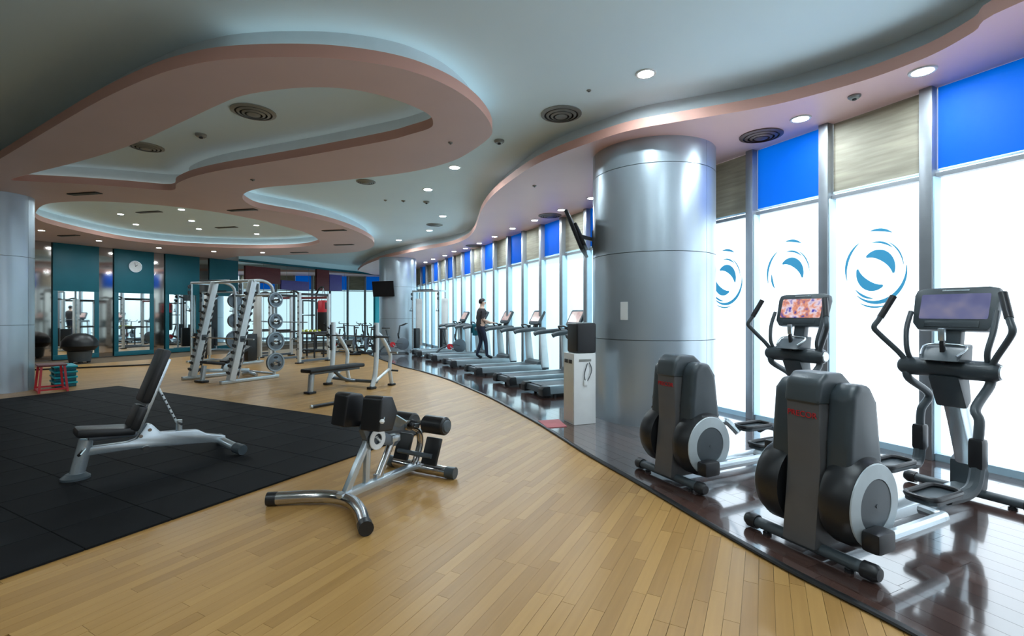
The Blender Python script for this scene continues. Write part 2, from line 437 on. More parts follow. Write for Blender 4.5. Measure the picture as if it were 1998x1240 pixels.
db = B(); db.box((0, 0, PH - 0.004), (DL - 0.002, DW, 0.008)); dark_me = db.mesh('dark_plank', M['walnut1'], 0)
rb = bmesh.new()
for i, (hid, d, full, s0, d0, pol) in enumerate(cand):
    if i < 300 and not hid:
        if full:
            p = wpt(s0 + (DL - 0.002) / 2, d0 + DW / 2); o = link('plank', dark_me, platform, (p.x, p.y, 0)); o.rotation_euler = (0, 0, WIN_ANG)
        else:
            B().prism(pol, PH - 0.008, PH, 'XY').obj('plank', M['walnut1'], platform, 0)
    else:
        t = [rb.verts.new((p[0], p[1], PH)) for p in pol]; u = [rb.verts.new((p[0], p[1], PH - .008)) for p in pol]
        try:
            rb.faces.new(t)
            for k in range(len(t)): rb.faces.new((t[k], u[k], u[(k + 1) % len(t)], t[(k + 1) % len(t)]))
        except ValueError: pass
me = bpy.data.meshes.new('far_dark_planks'); rb.to_mesh(me); rb.free(); me.materials.append(M['walnut2'])
tag(link('far_dark_planks', me, platform), kind='stuff')
tb = B(); tb.tube([(p.x, p.y, 0.013) for p in edge], 0.024, 8, sect=(1.1, 0.55)); tag(tb.obj('trim_1', M['black_trim']), kind='structure')

# rubber mat of half-metre tiles
rm = tag(empty('rubber_mat', (matA.x, matA.y, 0)), 'large black rubber gym mat of square tiles on the oak floor', 'mat')
tile = B(); tile.box((0, 0, 0.008), (0.496, 0.496, 0.016), bev=0.003, seg=1); tile_me = tile.mesh('mat_tile', M['rubber'], 30)
for a in range(MAT_U):
    for b in range(MAT_V):
        p = D2 * (0.25 + a * 0.5) - D1 * (0.25 + b * 0.5); w = matA + p
        if not in_frame(w.x, w.y, 330): continue
        o = link('mat_tile', tile_me, rm, (p.x, p.y, 0.0005)); o.rotation_euler = (0, 0, LIGHT_ANG)
sb = B(); sb.bar(at(40, 722, 0.02), at(312, 710, 0.02), 0.09, 0.04); tag(sb.obj('trim_2', M['black_trim'], smooth=0), kind='structure')

# ------------------------------------------------------------------ ceiling
cb = B(); cb.box((-6.5, 12.5, H_MAIN + 0.06), (36, 40, 0.12)); ceiling = tag(cb.obj('ceiling', M['ceil'], smooth=0), kind='structure')
def px_loop(pts, h=H_SOF): return [at(x, y, h) for x, y in pts]
isl_front = px_loop([(0, 310), (100, 250), (200, 193), (300, 148), (380, 125), (450, 115), (550, 111), (650, 114), (750, 127), (826, 147), (891, 177), (936, 212), (958, 245), (955, 268), (911, 300), (871, 318), (801, 335), (701, 348), (601, 358), (521, 365), (485, 373), (473, 383), (481, 395), (511, 407), (601, 423), (666, 440), (711, 458), (730, 473), (721, 485), (676, 493), (560, 497), (463, 500)])
isl = [p for p in spline(isl_front, 5)]
isl = [Vector((-16.3, 12.35, 0))] + isl + [lpt(5.4), lpt(0), lpt(-3.0)]
hole1 = spline(px_loop([(22, 350), (70, 336), (150, 316), (250, 285), (350, 240), (425, 205), (475, 186), (550, 174), (625, 170), (690, 175), (750, 188), (800, 205), (836, 223), (845, 238), (838, 250), (800, 262), (750, 275), (600, 303), (500, 320), (425, 333), (375, 345), (345, 358), (334, 371), (250, 365), (150, 358), (50, 353)]), 4, True)
hole2 = spline(px_loop([(71, 412), (90, 398), (140, 393), (200, 393), (275, 397), (350, 404), (425, 414), (500, 428), (560, 443), (600, 455), (622, 468), (619, 475), (590, 481), (525, 484), (450, 483), (350, 479), (250, 469), (175, 455), (110, 440), (72, 427)]), 4, True)
def soffit(name, loops, solid_in, top=H_FAS, under='soffit'):
    me = curve_mesh(name, loops, H_SOF, top); me.materials.clear()
    me.materials.append(M[under]); me.materials.append(M['fascia'])
    for p in me.polygons: p.material_index = 1 if abs(p.normal.z) < 0.5 else 0
    o = tag(link(name, me), kind='structure')
    up = [offset_loop(lp, SETB * sg) for lp, sg in zip(loops, solid_in)]
    mu = curve_mesh('cove_upstand', up, top, H_MAIN); mu.materials.clear(); mu.materials.append(M['upstand'])
    link('cove_upstand', mu, o)
    return o
def xy(l): return [(p.x, p.y) for p in l]
island = soffit('ceiling_soffit_island', [xy(isl), xy(hole1), xy(hole2)], [1, -1, -1])
win_front = px_loop([(698, 528), (710, 518), (742, 505), (780, 496), (830, 486), (880, 477), (910, 465), (925, 450), (933, 430), (940, 410), (955, 388), (980, 365), (1031, 329), (1082, 304), (1158, 276), (1235, 253), (1337, 235), (1467, 213), (1554, 194), (1685, 157), (1772, 126), (1833, 100), (1900, 62), (1990, 5)])
wf = spline(win_front + [Vector((4.6, 2.2, 0)), Vector((5.6, 0, 0)), Vector((6.6, -3, 0)), Vector((7.2, -6, 0))], 5)
win_loop = xy(wf) + [(9.45, -6.0), tuple(wpt(S_END + .2, -0.1)[:2]), tuple(lpt(14.5)[:2])]
win_sof = soffit('ceiling_soffit_window', [win_loop], [1], under='rose')
M['cove_fill_dim'] = mat('dim_fill_strip', (0.8, 0.9, 0.9), 0.3, emit=FILL_E * 0.4, ecol=(0.95, 0.97, 0.92))  # weaker version of the added ceiling glow
def fill_strip(pts, off, parent, m='cove_fill'):
    """added glowing strip to brighten the ceiling, lying on the soffit ledge behind the fascia"""
    lp = [(p.x, p.y) for p in pts]; out = []
    for i, p in enumerate(lp):
        a = Vector(lp[max(i - 1, 0)]); b = Vector(lp[min(i + 1, len(lp) - 1)]); t = (b - a).normalized()
        out.append((p[0] - t.y * off, p[1] + t.x * off, H_FAS + 0.008))
    B().tube(out, 0.008, 6).obj('fill_light', M[m], parent)
fill_strip(isl[24:68], 0.17, island)
fill_strip(isl[98:142], 0.17, island)
fill_strip(hole2, -0.17, island); fill_strip(hole1, -0.17, island, 'cove_fill_dim')

# ------------------------------------------------------------------ ceiling fittings
dl_ring = B().lathe([(0.082, 0.0), (0.112, 0.0), (0.108, -0.012), (0.085, -0.012)], n=20).mesh('trim_ring', M['white'])
dl_lens = B().lathe([(0.0, -0.002), (0.083, -0.002), (0.083, -0.007), (0.0, -0.009)], n=20).mesh('lens', M['lamp'])
def downlight(px, py, h, label, group, sc=1.0, p=None):
    p = p or at(px, py, h); e = empty('downlight', (p.x, p.y, h)); e.scale = (sc, sc, 1)
    link('trim_ring', dl_ring, e); link('lens', dl_lens, e)
    tag(e, label, 'light', group)
for x, y in [(1260, 143), (887, 326), (835, 369), (864, 421), (838, 449), (778, 468)]:
    downlight(x, y, H_MAIN, 'round recessed downlight in the pale blue main ceiling', 'downlights in the main ceiling')
for x, y in [(235, 417), (265, 437), (354, 408), (374, 430), (388, 446), (500, 439), (501, 456)]:
    downlight(x, y, H_MAIN, 'small downlight inside the far oval ceiling recess', 'downlights in the oval recess', .75)
for x, y in [(81, 449), (193, 469), (310, 483), (417, 490), (512, 492)]:
    downlight(x, y, H_SOF, 'small downlight in pink soffit rim above the teal panels', 'downlights above the teal panels', .8)
for x, y in [(1800, 138), (1562, 231)]:
    downlight(x, y, H_SOF, 'round downlight in pink soffit above the cross trainers', 'downlights above the cross trainers')
for x, y in [(1154, 386), (1095, 409), (1043, 429), (1000, 445), (965, 461), (935, 474), (908, 484), (886, 490), (868, 498), (845, 505), (830, 511)]:
    downlight(x, y, H_SOF, 'small downlight in the pink window soffit above treadmills', 'downlights above the treadmills', .85)
for x, y in [(-3.5, 1.2), (0.2, 1.0), (2.6, -1.5), (-6.5, 1.5), (-1.5, -2.5), (-9.5, 3.5), (-5, -2.5), (-12.5, 6), (2.0, 2.6)]:
    downlight(0, 0, H_MAIN, 'round recessed downlight in main ceiling behind the viewpoint', 'downlights behind the viewpoint', p=Vector((x, y, H_MAIN)))
vent_rings = []
for k, (r0, r1) in enumerate([(0.27, 0.225), (0.20, 0.165), (0.14, 0.108), (0.083, 0.0)]):
    z = -0.012 - 0.010 * k
    prof = [(r0, 0.0 if k == 0 else z + .012), (r0, z), (max(r1, 0.0), z - 0.012), (max(r1, 0.0), z)] if r1 > 0 else [(r0, z + .012), (r0, z), (0, z - 0.014)]
    vent_rings.append(B().lathe(prof, n=28).mesh('vent_ring', M['vent']))
vent_back = B().lathe([(0.26, 0.0), (0.26, -0.006), (0, -0.006)], n=28).mesh('vent_back', M['vent_dark'])
pink_rings = [m.copy() for m in vent_rings]
for m in pink_rings: m.materials[0] = mat('bronze_vent', (0.12, 0.075, 0.07), 0.4, 0.3)
def diffuser(px, py, h, label, rings, sc=1.0, group=None):
    p = at(px, py, h); e = empty('ceiling_diffuser', (p.x, p.y, h)); e.scale = (sc, sc, 1)
    link('vent_back', vent_back, e)
    for m in rings: link('vent_ring', m, e)
    tag(e, label, 'air vent', group)
diffuser(1095, 222, H_MAIN, 'round grey ring air diffuser in main ceiling between the two soffits', vent_rings)
diffuser(495, 218, H_MAIN, 'larger round ring air diffuser in the kite-shaped ceiling recess', vent_rings, 1.0)
diffuser(285, 286, H_MAIN, 'round air diffuser at the narrow tail of the kite-shaped recess', vent_rings, 0.9)
diffuser(714, 354, H_MAIN, 'round air diffuser tucked beside the island soffit edge', vent_rings, 0.7)
diffuser(848, 438, H_MAIN, 'round air diffuser in main ceiling near far S-bend of window soffit', vent_rings, 0.9)
diffuser(1485, 264, H_SOF, 'round bronze ring diffuser in pink soffit beside the big steel column', pink_rings, 0.95)
diffuser(1073, 420, H_SOF, 'round bronze diffuser in pink soffit near the wall television', pink_rings)
diffuser(924, 479, H_SOF, 'far bronze diffuser in pink soffit above the treadmill row', pink_rings)
slot_me = B()
slot_me.box((0, 0, -0.008), (0.6, 0.12, 0.016), bev=0.003); slot_me = slot_me.mesh('vent_frame', M['vent_dark'])
slat_me = B().box((0, 0, -0.019), (0.56, 0.012, 0.006)).mesh('slat', M['vent'], 0)
def slot(px, py, h, label, group=None, sc=1.0):
    p = at(px, py, h); e = empty('slot_diffuser', (p.x, p.y, h), R(-12)); e.scale = (sc, sc, 1)
    link('vent_frame', slot_me, e)
    for k in (-1, 0, 1): link('slat', slat_me, e, (0, k * 0.03, 0))
    tag(e, label, 'air vent', group)
for x, y in [(165, 377), (473, 409), (652, 449), (671, 477), (584, 492), (134, 459)]:
    slot(x, y, H_SOF, 'dark narrow slot diffuser in the pink island soffit', 'slot diffusers in the island soffit', 1.15)
for x, y in [(291, 413), (442, 443)]:
    slot(x, y, H_MAIN, 'narrow slot diffuser inside the far oval ceiling recess', 'slot diffusers in the oval recess', 1.2)
det_base = B().lathe([(0.06, 0), (0.06, -0.015), (0.045, -0.03), (0, -0.035)], n=16).mesh('detector_body', M['vent'])
det_tip = B().lathe([(0.02, -0.03), (0.02, -0.045), (0, -0.05)], n=10).mesh('sensor', M['vent_dark'])
def detector(px, py, h, label, group=None, sc=1.0):
    p = at(px, py, h); e = empty('smoke_detector', (p.x, p.y, h)); e.scale = (sc, sc, sc)
    link('detector_body', det_base, e); link('sensor', det_tip, e); tag(e, label, 'detector', group)
detector(974, 274, H_MAIN, 'grey round speaker grille in main ceiling beside the island tip', sc=1.3)
detector(392, 262, H_MAIN, 'small grey detector between two diffusers in the kite-shaped recess', sc=1.3)
detector(1667, 187, H_SOF, 'small grey detector in pink soffit between two downlights', sc=1.0)
detector(1043, 362, H_SOF, 'tiny sprinkler in pink soffit near the big steel column', sc=0.6)
detector(1149, 176, H_MAIN, 'tiny sprinkler in the main ceiling beside a ring diffuser', sc=0.45)
detector(879, 278, H_SOF, 'tiny dark sprinkler on the rounded tip of the pink island soffit', sc=0.5)
detector(493, 350, H_SOF, 'tiny sprinkler on island soffit between kite recess and notch', sc=0.6)
for x, y, s in [(752, 390, 0.6), (787, 391, 0.8), (832, 393, 1.2)]:
    detector(x, y, H_MAIN, 'small dark detector in a short row on the main ceiling', 'detectors in a row', s)

# ------------------------------------------------------------------ window wall
I0, I1 = -10, 27
pane_me, mul_me = {}, None
def wall_box(s0, s1, d0, d1, z0, z1, bev=0.0):
    """box in window-wall coordinates, built around its own centre"""
    b = B(); b.box((0, 0, 0), (abs(s1 - s0), abs(d1 - d0), z1 - z0), bev=bev)
    return b, wpt((s0 + s1) / 2, (d0 + d1) / 2, (z0 + z1) / 2)
WROT = WIN_ANG
MW, MDP = 0.11, 0.15
BT, TR0 = 2.95, 2.885
def put(b, c, name, m, parent, smooth=35, me=None):
    me = me or b.mesh(name, m, smooth); o = link(name, me, parent, c); o.rotation_euler = (0, 0, WROT); return o
cache = {}
def wpart(name, key, s0, s1, d0, d1, z0, z1, m, parent, bev=0.0):
    if key not in cache: cache[key] = wall_box(s0, s1, d0, d1, z0, z1, bev)[0].mesh(name, m)
    return put(None, wpt((s0 + s1) / 2, (d0 + d1) / 2, (z0 + z1) / 2), name, m, parent, me=cache[key])
def crescent(b, cx, cz, r, a0, a1, th, y, n=22):
    """tapered arc in the pane plane (x, z), a few mm thick"""
    inn, out = [], []
    for k in range(n + 1):
        f = k / n; a = R(a0 + (a1 - a0) * f); w = th * math.sin(math.pi * (0.06 + 0.88 * f)) / 2
        out.append((cx + (r + w) * math.cos(a), cz + (r + w) * math.sin(a))); inn.append((cx + (r - w) * math.cos(a), cz + (r - w) * math.sin(a)))
    b.prism(out + inn[::-1], y - 0.001, y + 0.001, 'XZ')
LR = 0.315
LOGO = [(0, 0, 1.08, 122, 196, .10), (0, 0, 1.05, 4, -128, .13), (0, .05, 1.22, 62, 98, .10), (0, 0, .88, 48, 98, .07), (0, 0, .95, 62, 4, .05), (-.02, -.14, .64, 118, 0, .34),
        (.02, .10, .66, 184, 292, .32), (-.04, -.02, .90, 222, 268, .08), (0, 0, 1.20, -70, -118, .06)]
n_w = 0
for j in range(I0 + 1, I1 + 1):
    n_w += 1
    s0, s1 = (j - 1) * PITCH, j * PITCH - MW            # pane clear width, then the mullion s1 .. s1 + MW
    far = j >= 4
    wn = tag(empty('window_%d' % n_w, wpt(s0, 0, 0)), kind='structure')
    wn.location = (0, 0, 0)
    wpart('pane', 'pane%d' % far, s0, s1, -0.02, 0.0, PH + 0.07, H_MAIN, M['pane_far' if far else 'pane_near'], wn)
    wpart('mullion', 'mul', s1, s1 + MW, -0.02, MDP, PH, H_MAIN, M['mullion'], wn, 0.004)
    wpart('mullion_lit_strip', 'mulr', s1 - 0.012, s1 - 0.0005, 0.001, MDP - 0.02, PH + .07, TR0, M['pale_lit'], wn)  # strip coloured pale blue as if lit by the pane
    wpart('transom', 'trs', s0, s1, 0.0, 0.07, TR0, BT - 0.02, M['mullion'], wn)
    wpart('sill_rail', 'sill', s0, s1, -0.02, 0.09, PH, PH + 0.07, M['pale_lit'], wn)
    if j in (1, 2, 3):
        lb = B(); rows = LOGO if j != 2 else [c for c in LOGO if c[3] < 150 and c[4] > -40 or c[4] == 196] + [(0, 0, .86, 176, 215, .10)]
        for (cx, cz, r, a0, a1, th) in rows: crescent(lb, -cx * LR, cz * LR, r * LR, 180 - a0, 180 - a1, th * LR, 0)
        bmesh.ops.scale(lb.bm, vec=(0.92, 1, 1.12), verts=lb.bm.verts)
        put(lb, wpt((s0 + s1) / 2 + 0.02, 0.004, 2.0 if j == 1 else 2.02), 'logo', M['decal'], wn)
    blue = j % 2 == 0
    if j < -1: continue
    bl = empty('roller_blind', (0, 0, 0))
    k = 'b' if blue else 'y'
    wpart('fabric', 'fab' + k, s0 + 0.004, s1 - 0.004, 0.035, 0.041, BT + 0.02, H_SOF - 0.002, M['blue' if blue else 'beige'], bl)
    wpart('bottom_bar', 'bb' + k, s0 + 0.006, s1 - 0.006, 0.028, 0.052, BT, BT + 0.022, M['pale_lit'], bl, 0.004)
    grp = ('blue' if blue else 'beige') + (' blinds by the cross trainers' if j < 4 else ' blinds along the treadmill windows')
    lab = ('bright blue roller blind' if blue else 'beige woven roller blind') + (' on window beside the cross trainers' if j < 4 else ' on window beyond the big steel column')
    own = {-1: 'beige roller blind on the window past the nearer cross trainer', 0: 'wide blue roller blind above the console of nearer cross trainer', 1: 'beige roller blind above the window with the complete swirl logo',
           2: 'blue roller blind above window behind the farther cross trainer', 3: 'beige roller blind touching the right flank of big steel column'}
    if j in own: tag(bl, own[j], 'blind')
    else: tag(bl, lab, 'blind', grp)

# ------------------------------------------------------------------ left wall: bronze mirror, teal panels
def lbox(name, t0, t1, d0, d1, z0, z1, m, parent=None, bev=0.0):
    b = B(); b.box((0, 0, 0), (t1 - t0, d1 - d0, z1 - z0), bev=bev)
    o = b.obj(name, m, parent, loc=lpt((t0 + t1) / 2, (d0 + d1) / 2, (z0 + z1) / 2)); o.rotation_euler = (0, 0, math.atan2(LD.y, LD.x)); return o
T1 = lt(465)
wl = lbox('wall_left', -18, CORNER_T + .8, -0.25, -0.05, 0, H_MAIN, M['wall']); tag(wl, kind='structure')
WLI = wl.matrix_basis.inverted()
def lchild(name, t0, t1, d0, d1, z0, z1, m, bev=0.0):
    o = lbox(name, t0, t1, d0, d1, z0, z1, m, None, bev); o.parent = wl
    wl_m = Matrix.Translation(lpt((-18 + CORNER_T + .8) / 2, -0.15, H_MAIN / 2)) @ Matrix.Rotation(math.atan2(LD.y, LD.x), 4, 'Z')
    o.matrix_parent_inverse = wl_m.inverted(); return o
lchild('bronze_mirror', -18, T1, -0.05, -0.02, 0.02, H_SOF, M['bronze'])
edges_t = [T1, lt(515), lt(560), lt(603), lt(640), lt(672), CORNER_T]
for a, b in zip(edges_t[:-1], edges_t[1:]): lchild('mirror_panel', a + .01, b - .01, -0.05, -0.02, 0.05, H_SOF - 0.02, M['mirror'])
lchild('header', T1, CORNER_T, -0.05, 0.03, H_SOF, H_MAIN - 0.001, M['ceil'])
lchild('header_rail', T1, CORNER_T - .9, -0.05, 0.06, H_SOF + 0.0, H_SOF + 0.09, M['teal'])
for (a, b, mir) in [(102, 192, True), (222, 299, True), (322, 388, True), (408, 463, True), (724, 738, False)]:
    ta, tb_ = lt(a), lt(b)
    if not mir: ta, tb_ = CORNER_T - 1.9, CORNER_T - 1.55
    m = M['teal'] if mir else M['teal_light']
    if mir:
        w = tb_ - ta
        lchild('teal_panel', ta, tb_, 0.0, 0.05, 2.25, H_SOF - .005, m, 0.004)
        lchild('teal_frame_side', ta, ta + w * .10, 0.0, 0.05, 0.17, 2.249, m, 0.004)
        lchild('teal_frame_side', tb_ - w * .10, tb_, 0.0, 0.05, 0.17, 2.249, m, 0.004)
        lchild('teal_frame_foot', ta, tb_, 0.0, 0.05, 0.015, 0.169, m, 0.004)
        lchild('framed_mirror', ta + w * .10, tb_ - w * .10, 0.005, 0.025, 0.171, 2.249, M['mirror'])
    else: lchild('turquoise_panel', ta, tb_, 0.0, 0.06, 0.02, 3.0, m, 0.004)
for (a, b, y0, y1, m, lab) in [(478, 546, 521, 552, 'maroon', 'wide maroon board standing in for a mirror reflection beside the teal panels'), (548, 602, 548, 566, 'purple', 'low purple strip board standing in for a mirror reflection between maroon boards'), (617, 641, 526, 567, 'maroon', 'tall maroon board standing in for a mirror reflection above the punching bag'), (642, 666, 536, 567, 'purple', 'purple board standing in for a mirror reflection, joined to tall maroon board')]:
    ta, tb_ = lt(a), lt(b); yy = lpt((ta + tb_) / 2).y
    o = lbox('reflection_board', ta, tb_, 0.0, 0.05, CAMH + (HY - y1) * yy / FPX, CAMH + (HY - y0) * yy / FPX, M[m], None, 0.005); tag(o, lab, 'board')  # boards added in place of maroon and purple reflections in the mirror
# clock
tc_ = lt(262); pc = lpt(tc_, 0.053, CAMH + (HY - 520) * lpt(tc_).y / FPX)
ck = empty('wall_clock', pc, math.atan2(LN.y, LN.x)); tag(ck, 'round white wall clock on the second teal panel', 'clock')
B().lathe([(0.0, 0.02), (0.19, 0.02), (0.19, 0.0), (0, 0)], axis='X', n=28).obj('dial', M['white'], ck)
B().lathe([(0.185, 0.0), (0.185, 0.035), (0.21, 0.035), (0.21, 0.0)], axis='X', n=28).obj('rim', M['silver'], ck)
B().bar((0.026, 0, 0), (0.026, 0.07, 0.07), 0.018, 0.004, (1, 0, 0)).obj('hour_hand', M['black'], ck)
B().bar((0.03, 0, 0), (0.03, -0.02, 0.15), 0.012, 0.004, (1, 0, 0)).obj('minute_hand', M['black'], ck)
# walls that close the room behind the viewpoint
for nm, c, s in [('wall_back', (-6.5, -6.1, H_MAIN / 2), (34, 0.2, H_MAIN)), ('wall_side', (-23.0, -2.0, H_MAIN / 2), (0.2, 8.2, H_MAIN))]:
    b = B(); b.box(c, s); tag(b.obj(nm, M['wall'], smooth=0), kind='structure')

# ------------------------------------------------------------------ columns
def column(c, r, label, tiers, seams, a0):
    e = tag(empty('column', (c[0], c[1], 0)), kind='structure')
    B().lathe([(r - 0.03, 0.0), (r - 0.03, H_SOF)], n=64).obj('column_core', M['steel_joint'], e)
    for z0, z1 in tiers:
        for k in range(seams):
            b = bmesh.new(); A, C = [], []; n = 28; g = 0.006 / r
            t0 = a0 + 2 * math.pi * k / seams + g / 2; t1 = a0 + 2 * math.pi * (k + 1) / seams - g / 2
            ring = []
            for q in range(n + 1):
                a = t0 + (t1 - t0) * q / n
                ring.append([b.verts.new((rr * math.cos(a), rr * math.sin(a), z)) for rr, z in ((r, z0), (r, z1), (r - 0.028, z1), (r - 0.028, z0))])
            for q in range(n):
                for w in range(4): b.faces.new((ring[q][w], ring[q][(w + 1) % 4], ring[q + 1][(w + 1) % 4], ring[q + 1][w]))
            b.faces.new(ring[0]); b.faces.new(ring[-1][::-1])
            bb = B(); bb._merge(b); bb.obj('cladding_panel', M['steel'], e)
    return e
COL1 = (2.06, 6.99)
zc = lambda y: CAMH + (HY - y) * 6.2 / FPX
column(COL1, 0.86, '', [(PH, zc(664) - .004), (zc(664) + .004, zc(490) - .004), (zc(490) + .004, zc(318) - .004), (zc(318) + .004, H_SOF)], 3, R(-53))
column((-9.97, 9.23), 0.51, '', [(0, 1.28), (1.288, 2.6), (2.608, H_SOF)], 2, R(10))
column((-4.78, 19.94), 0.75, '', [(PH, 1.3), (1.308, 2.6), (2.608, H_SOF)], 3, R(-30))

# ------------------------------------------------------------------ cross trainer (elliptical)
def rounded_rect(w, h, r, n=4):
    out = []
    for cx, cy, a0 in ((w / 2 - r, h / 2 - r, 0), (-w / 2 + r, h / 2 - r, 90), (-w / 2 + r, -h / 2 + r, 180), (w / 2 - r, -h / 2 + r, 270)):
        for k in range(n + 1):
            a = R(a0 + 90 * k / n); out.append((cx + r * math.cos(a), cy + r * math.sin(a)))
    return out
def cross_trainer(loc, rz, label, screen):
    e = tag(empty('cross_trainer', loc, rz), label, 'cross trainer')
    B().bar((0.05, 0, 0.085), (2.03, 0, 0.085), 0.13, 0.075, bev=0.012).obj('base_rail', M['silver'], e)
    for x, ln in ((0.0, 0.34), (2.05, 0.35)):
        st = B().tube([(x, -ln, 0.055), (x, ln, 0.055)], 0.04, 12, sect=(1, .85)).obj('stabilizer', M['dgrey'], e)
        for sg in (-1, 1):
            B().lathe([(0, 0), (.047, 0), (.05, .06), (.035, .085), (0, .09)], (x, sg * (ln - .01), 0.053), 'Y' if sg > 0 else Vector((0, -1, 0)), 14).obj('end_cap', M['black'], st)
            B().lathe([(.028, 0.0), (.028, .014), (.01, .02), (.01, .04)], (x, sg * (ln - .08), 0), n=10).obj('levelling_foot', M['black'], st)
    # rear tower
    B().prism([(-0.075, 0.06), (-0.02, 0.55), (-0.035, 0.96), (0.05, 1.0), (0.25, 0.98), (0.30, 0.06)], -0.105, 0.105, bev=0.018).obj('rear_spine', M['spine'], e)
    B().prism([(-0.052, 0.93), (-0.03, 1.07), (0.04, 1.12), (0.20, 1.115), (0.30, 1.04), (0.30, 0.90)], -0.112, 0.112, bev=0.03, seg=3).obj('top_cap', M['dgrey'], e)
    for sg in (-1, 1):
        B().prism([(0.00, 0.20), (0.02, 0.70), (0.05, 1.0), (0.12, 1.065), (0.24, 1.05), (0.31, 0.95), (0.36, 0.6), (0.40, 0.30), (0.30, 0.12)], min(sg * .10, sg * .25), max(sg * .10, sg * .25), bev=0.045, seg=3).obj('side_shroud', M['hood'], e)
        wh = B().lathe([(0.0, 0.0), (0.255, 0.0), (0.268, 0.03), (0.268, 0.12), (0.245, 0.165), (0.0, 0.165)], (0.17, sg * 0.13, 0.365), Vector((0, sg, 0)), 40).obj('wheel_housing', M['black'], e)
        B().lathe([(0.155, 0.0), (0.155, 0.012), (0.238, 0.006), (0.243, 0.0)], (0.17, sg * 0.297, 0.365), Vector((0, sg, 0)), 40).obj('ring', M['ring'], wh)
        B().lathe([(0.0, 0.0), (0.154, 0.0), (0.150, 0.010), (0.012, 0.016), (0.012, 0.02), (0, 0.02)], (0.17, sg * 0.296, 0.365), Vector((0, sg, 0)), 40).obj('disc', M['dgrey'], wh)
    # foot arms; right foot is back and low, left foot is forward and high
    for sg, cr, ped, jt in ((-1, (0.10, 0.20), (1.06, 0.245), (1.50, 0.47)), (1, (0.24, 0.53), (1.36, 0.30), (1.95, 0.42))):
        y = sg * 0.355
        B().box((cr[0], y, cr[1]), (0.17, 0.10, 0.12), bev=0.025).obj('crank_cover', M['black'], e)
        mid = (ped[0] - 0.30, y, cr[1] * .35 + ped[1] * .65 - 0.03)
        fa = B().tube([(cr[0] + .08, y, cr[1]), mid, (mid[0] + .06, y * .93, mid[2]), (ped[0] - .20, sg * .22, ped[1] - .05)], 0.036, 10, 4).obj('foot_arm', M['silver'], e)
        pd = B(); pd.prism([(ped[0] + a, sg * .20 + b) for a, b in rounded_rect(0.40, 0.19, 0.06)], ped[1] - 0.02, ped[1] + 0.005, 'XY', 0.004)
        pd = pd.obj('foot_pedal', M['dgrey'], e)
        B().tube([(ped[0] + a, sg * .20 + b, ped[1] + 0.02) for a, b in rounded_rect(0.39, 0.18, 0.06)], 0.018, 8, closed=True).obj('pedal_rim', M['black'], pd)
        B().tube([(ped[0] + .12, sg * .22, ped[1] - .04), (ped[0] + .28, sg * .25, ped[1] - .03), (jt[0] - .06, sg * .27, jt[1] - .2), (jt[0], sg * .27, jt[1] - .06)], 0.042, 10, 5).obj('pedal_link', M['dgrey'], e)
        B().box((jt[0], sg * .27, jt[1] + .02), (0.10, 0.09, 0.22), bev=0.03).obj('joint_cover', M['black'], e)
        B().tube([(jt[0], sg * .27, jt[1] + .10), (jt[0] + .02, sg * .27, jt[1] + .25), (jt[0] + .06, sg * .235, .80), (1.73, sg * .25, .95), (1.72, sg * .26, 1.03)], 0.030, 12, 5).obj('lower_arm', M['dgrey'], e)
        up = [(1.72, sg * .26, 1.08), (1.69, sg * .30, 1.16), (1.60, sg * .40, 1.31), (1.57, sg * .425, 1.37), (1.60, sg * .40, 1.44), (1.68, sg * .34, 1.62)]
        ha = B().tube(up, 0.021, 12, 5).obj('moving_handle', M['dgrey'], e)
        B().tube([(1.605, sg * .396, 1.45), (1.685, sg * .337, 1.63)], 0.026, 12).obj('grip', M['black'], ha)
    B().prism([(1.99, 0.06), (2.16, 0.06), (2.19, 0.20), (2.10, 0.36), (1.99, 0.30)], -0.09, 0.09, bev=0.02).obj('mast_foot', M['hood'], e)
    B().prism([(2.02, 0.2), (2.17, 0.2), (2.02, 0.62), (1.84, 0.98), (1.70, 0.98), (1.86, 0.62)], -0.055, 0.055, bev=0.02).obj('mast', M['silver'], e)
    B().prism([(1.66, 1.0), (1.84, 1.0), (1.88, 0.80), (1.80, 0.74)], -0.10, 0.10, bev=0.025).obj('mast_collar', M['hood'], e)
    hb = B().lathe([(0, -.31), (.055, -.31), (.075, -.28), (.075, .28), (.055, .31), (0, .31)], (1.74, 0, 1.055), 'Y', 24).obj('hub_bar', M['hood'], e)
    for sg in (-1, 1): B().lathe([(0, 0), (.045, 0), (.05, -.01)], (1.74, sg * .318, 1.055), Vector((0, sg, 0)), 20).obj('hub_cap', M['silver'], hb)
    # cup tray and neck
    B().prism([(1.58, 1.12), (1.80, 1.10), (1.82, 1.25), (1.70, 1.22)], -0.13, 0.13, bev=0.02).obj('cup_tray', M['dgrey'], e)
    B().tube([(1.60, 0.11, 1.16), (1.72, 0.12, 1.235), (1.72, -0.12, 1.235), (1.60, -0.11, 1.16)], 0.008, 8, 4).obj('tray_rail', M['silver'], e)
    B().bar((1.80, 0, 1.10), (1.86, 0, 1.42), 0.12, 0.07, (1, 0, 0), 0.015).obj('neck', M['hood'], e)
    B().bar((1.68, 0, 1.10), (1.66, 0, 1.27), 0.03, 0.03, (1, 0, 0), 0.006).obj('heart_grip_post', M['black'], e)
    B().bar((1.66, 0, 1.27), (1.655, 0, 1.37), 0.045, 0.03, (1, 0, 0), 0.008).obj('heart_grip', M['silver'], e)
    for sg in (-1, 1):
        B().tube([(1.74, sg * .24, 1.10), (1.70, sg * .25, 1.20), (1.74, sg * .27, 1.36), (1.80, sg * .265, 1.50)], 0.019, 10, 5).obj('fixed_handle', M['dgrey'], e)
    # console: tilted slab
    con = empty('tmp'); bpy.data.objects.remove(con)
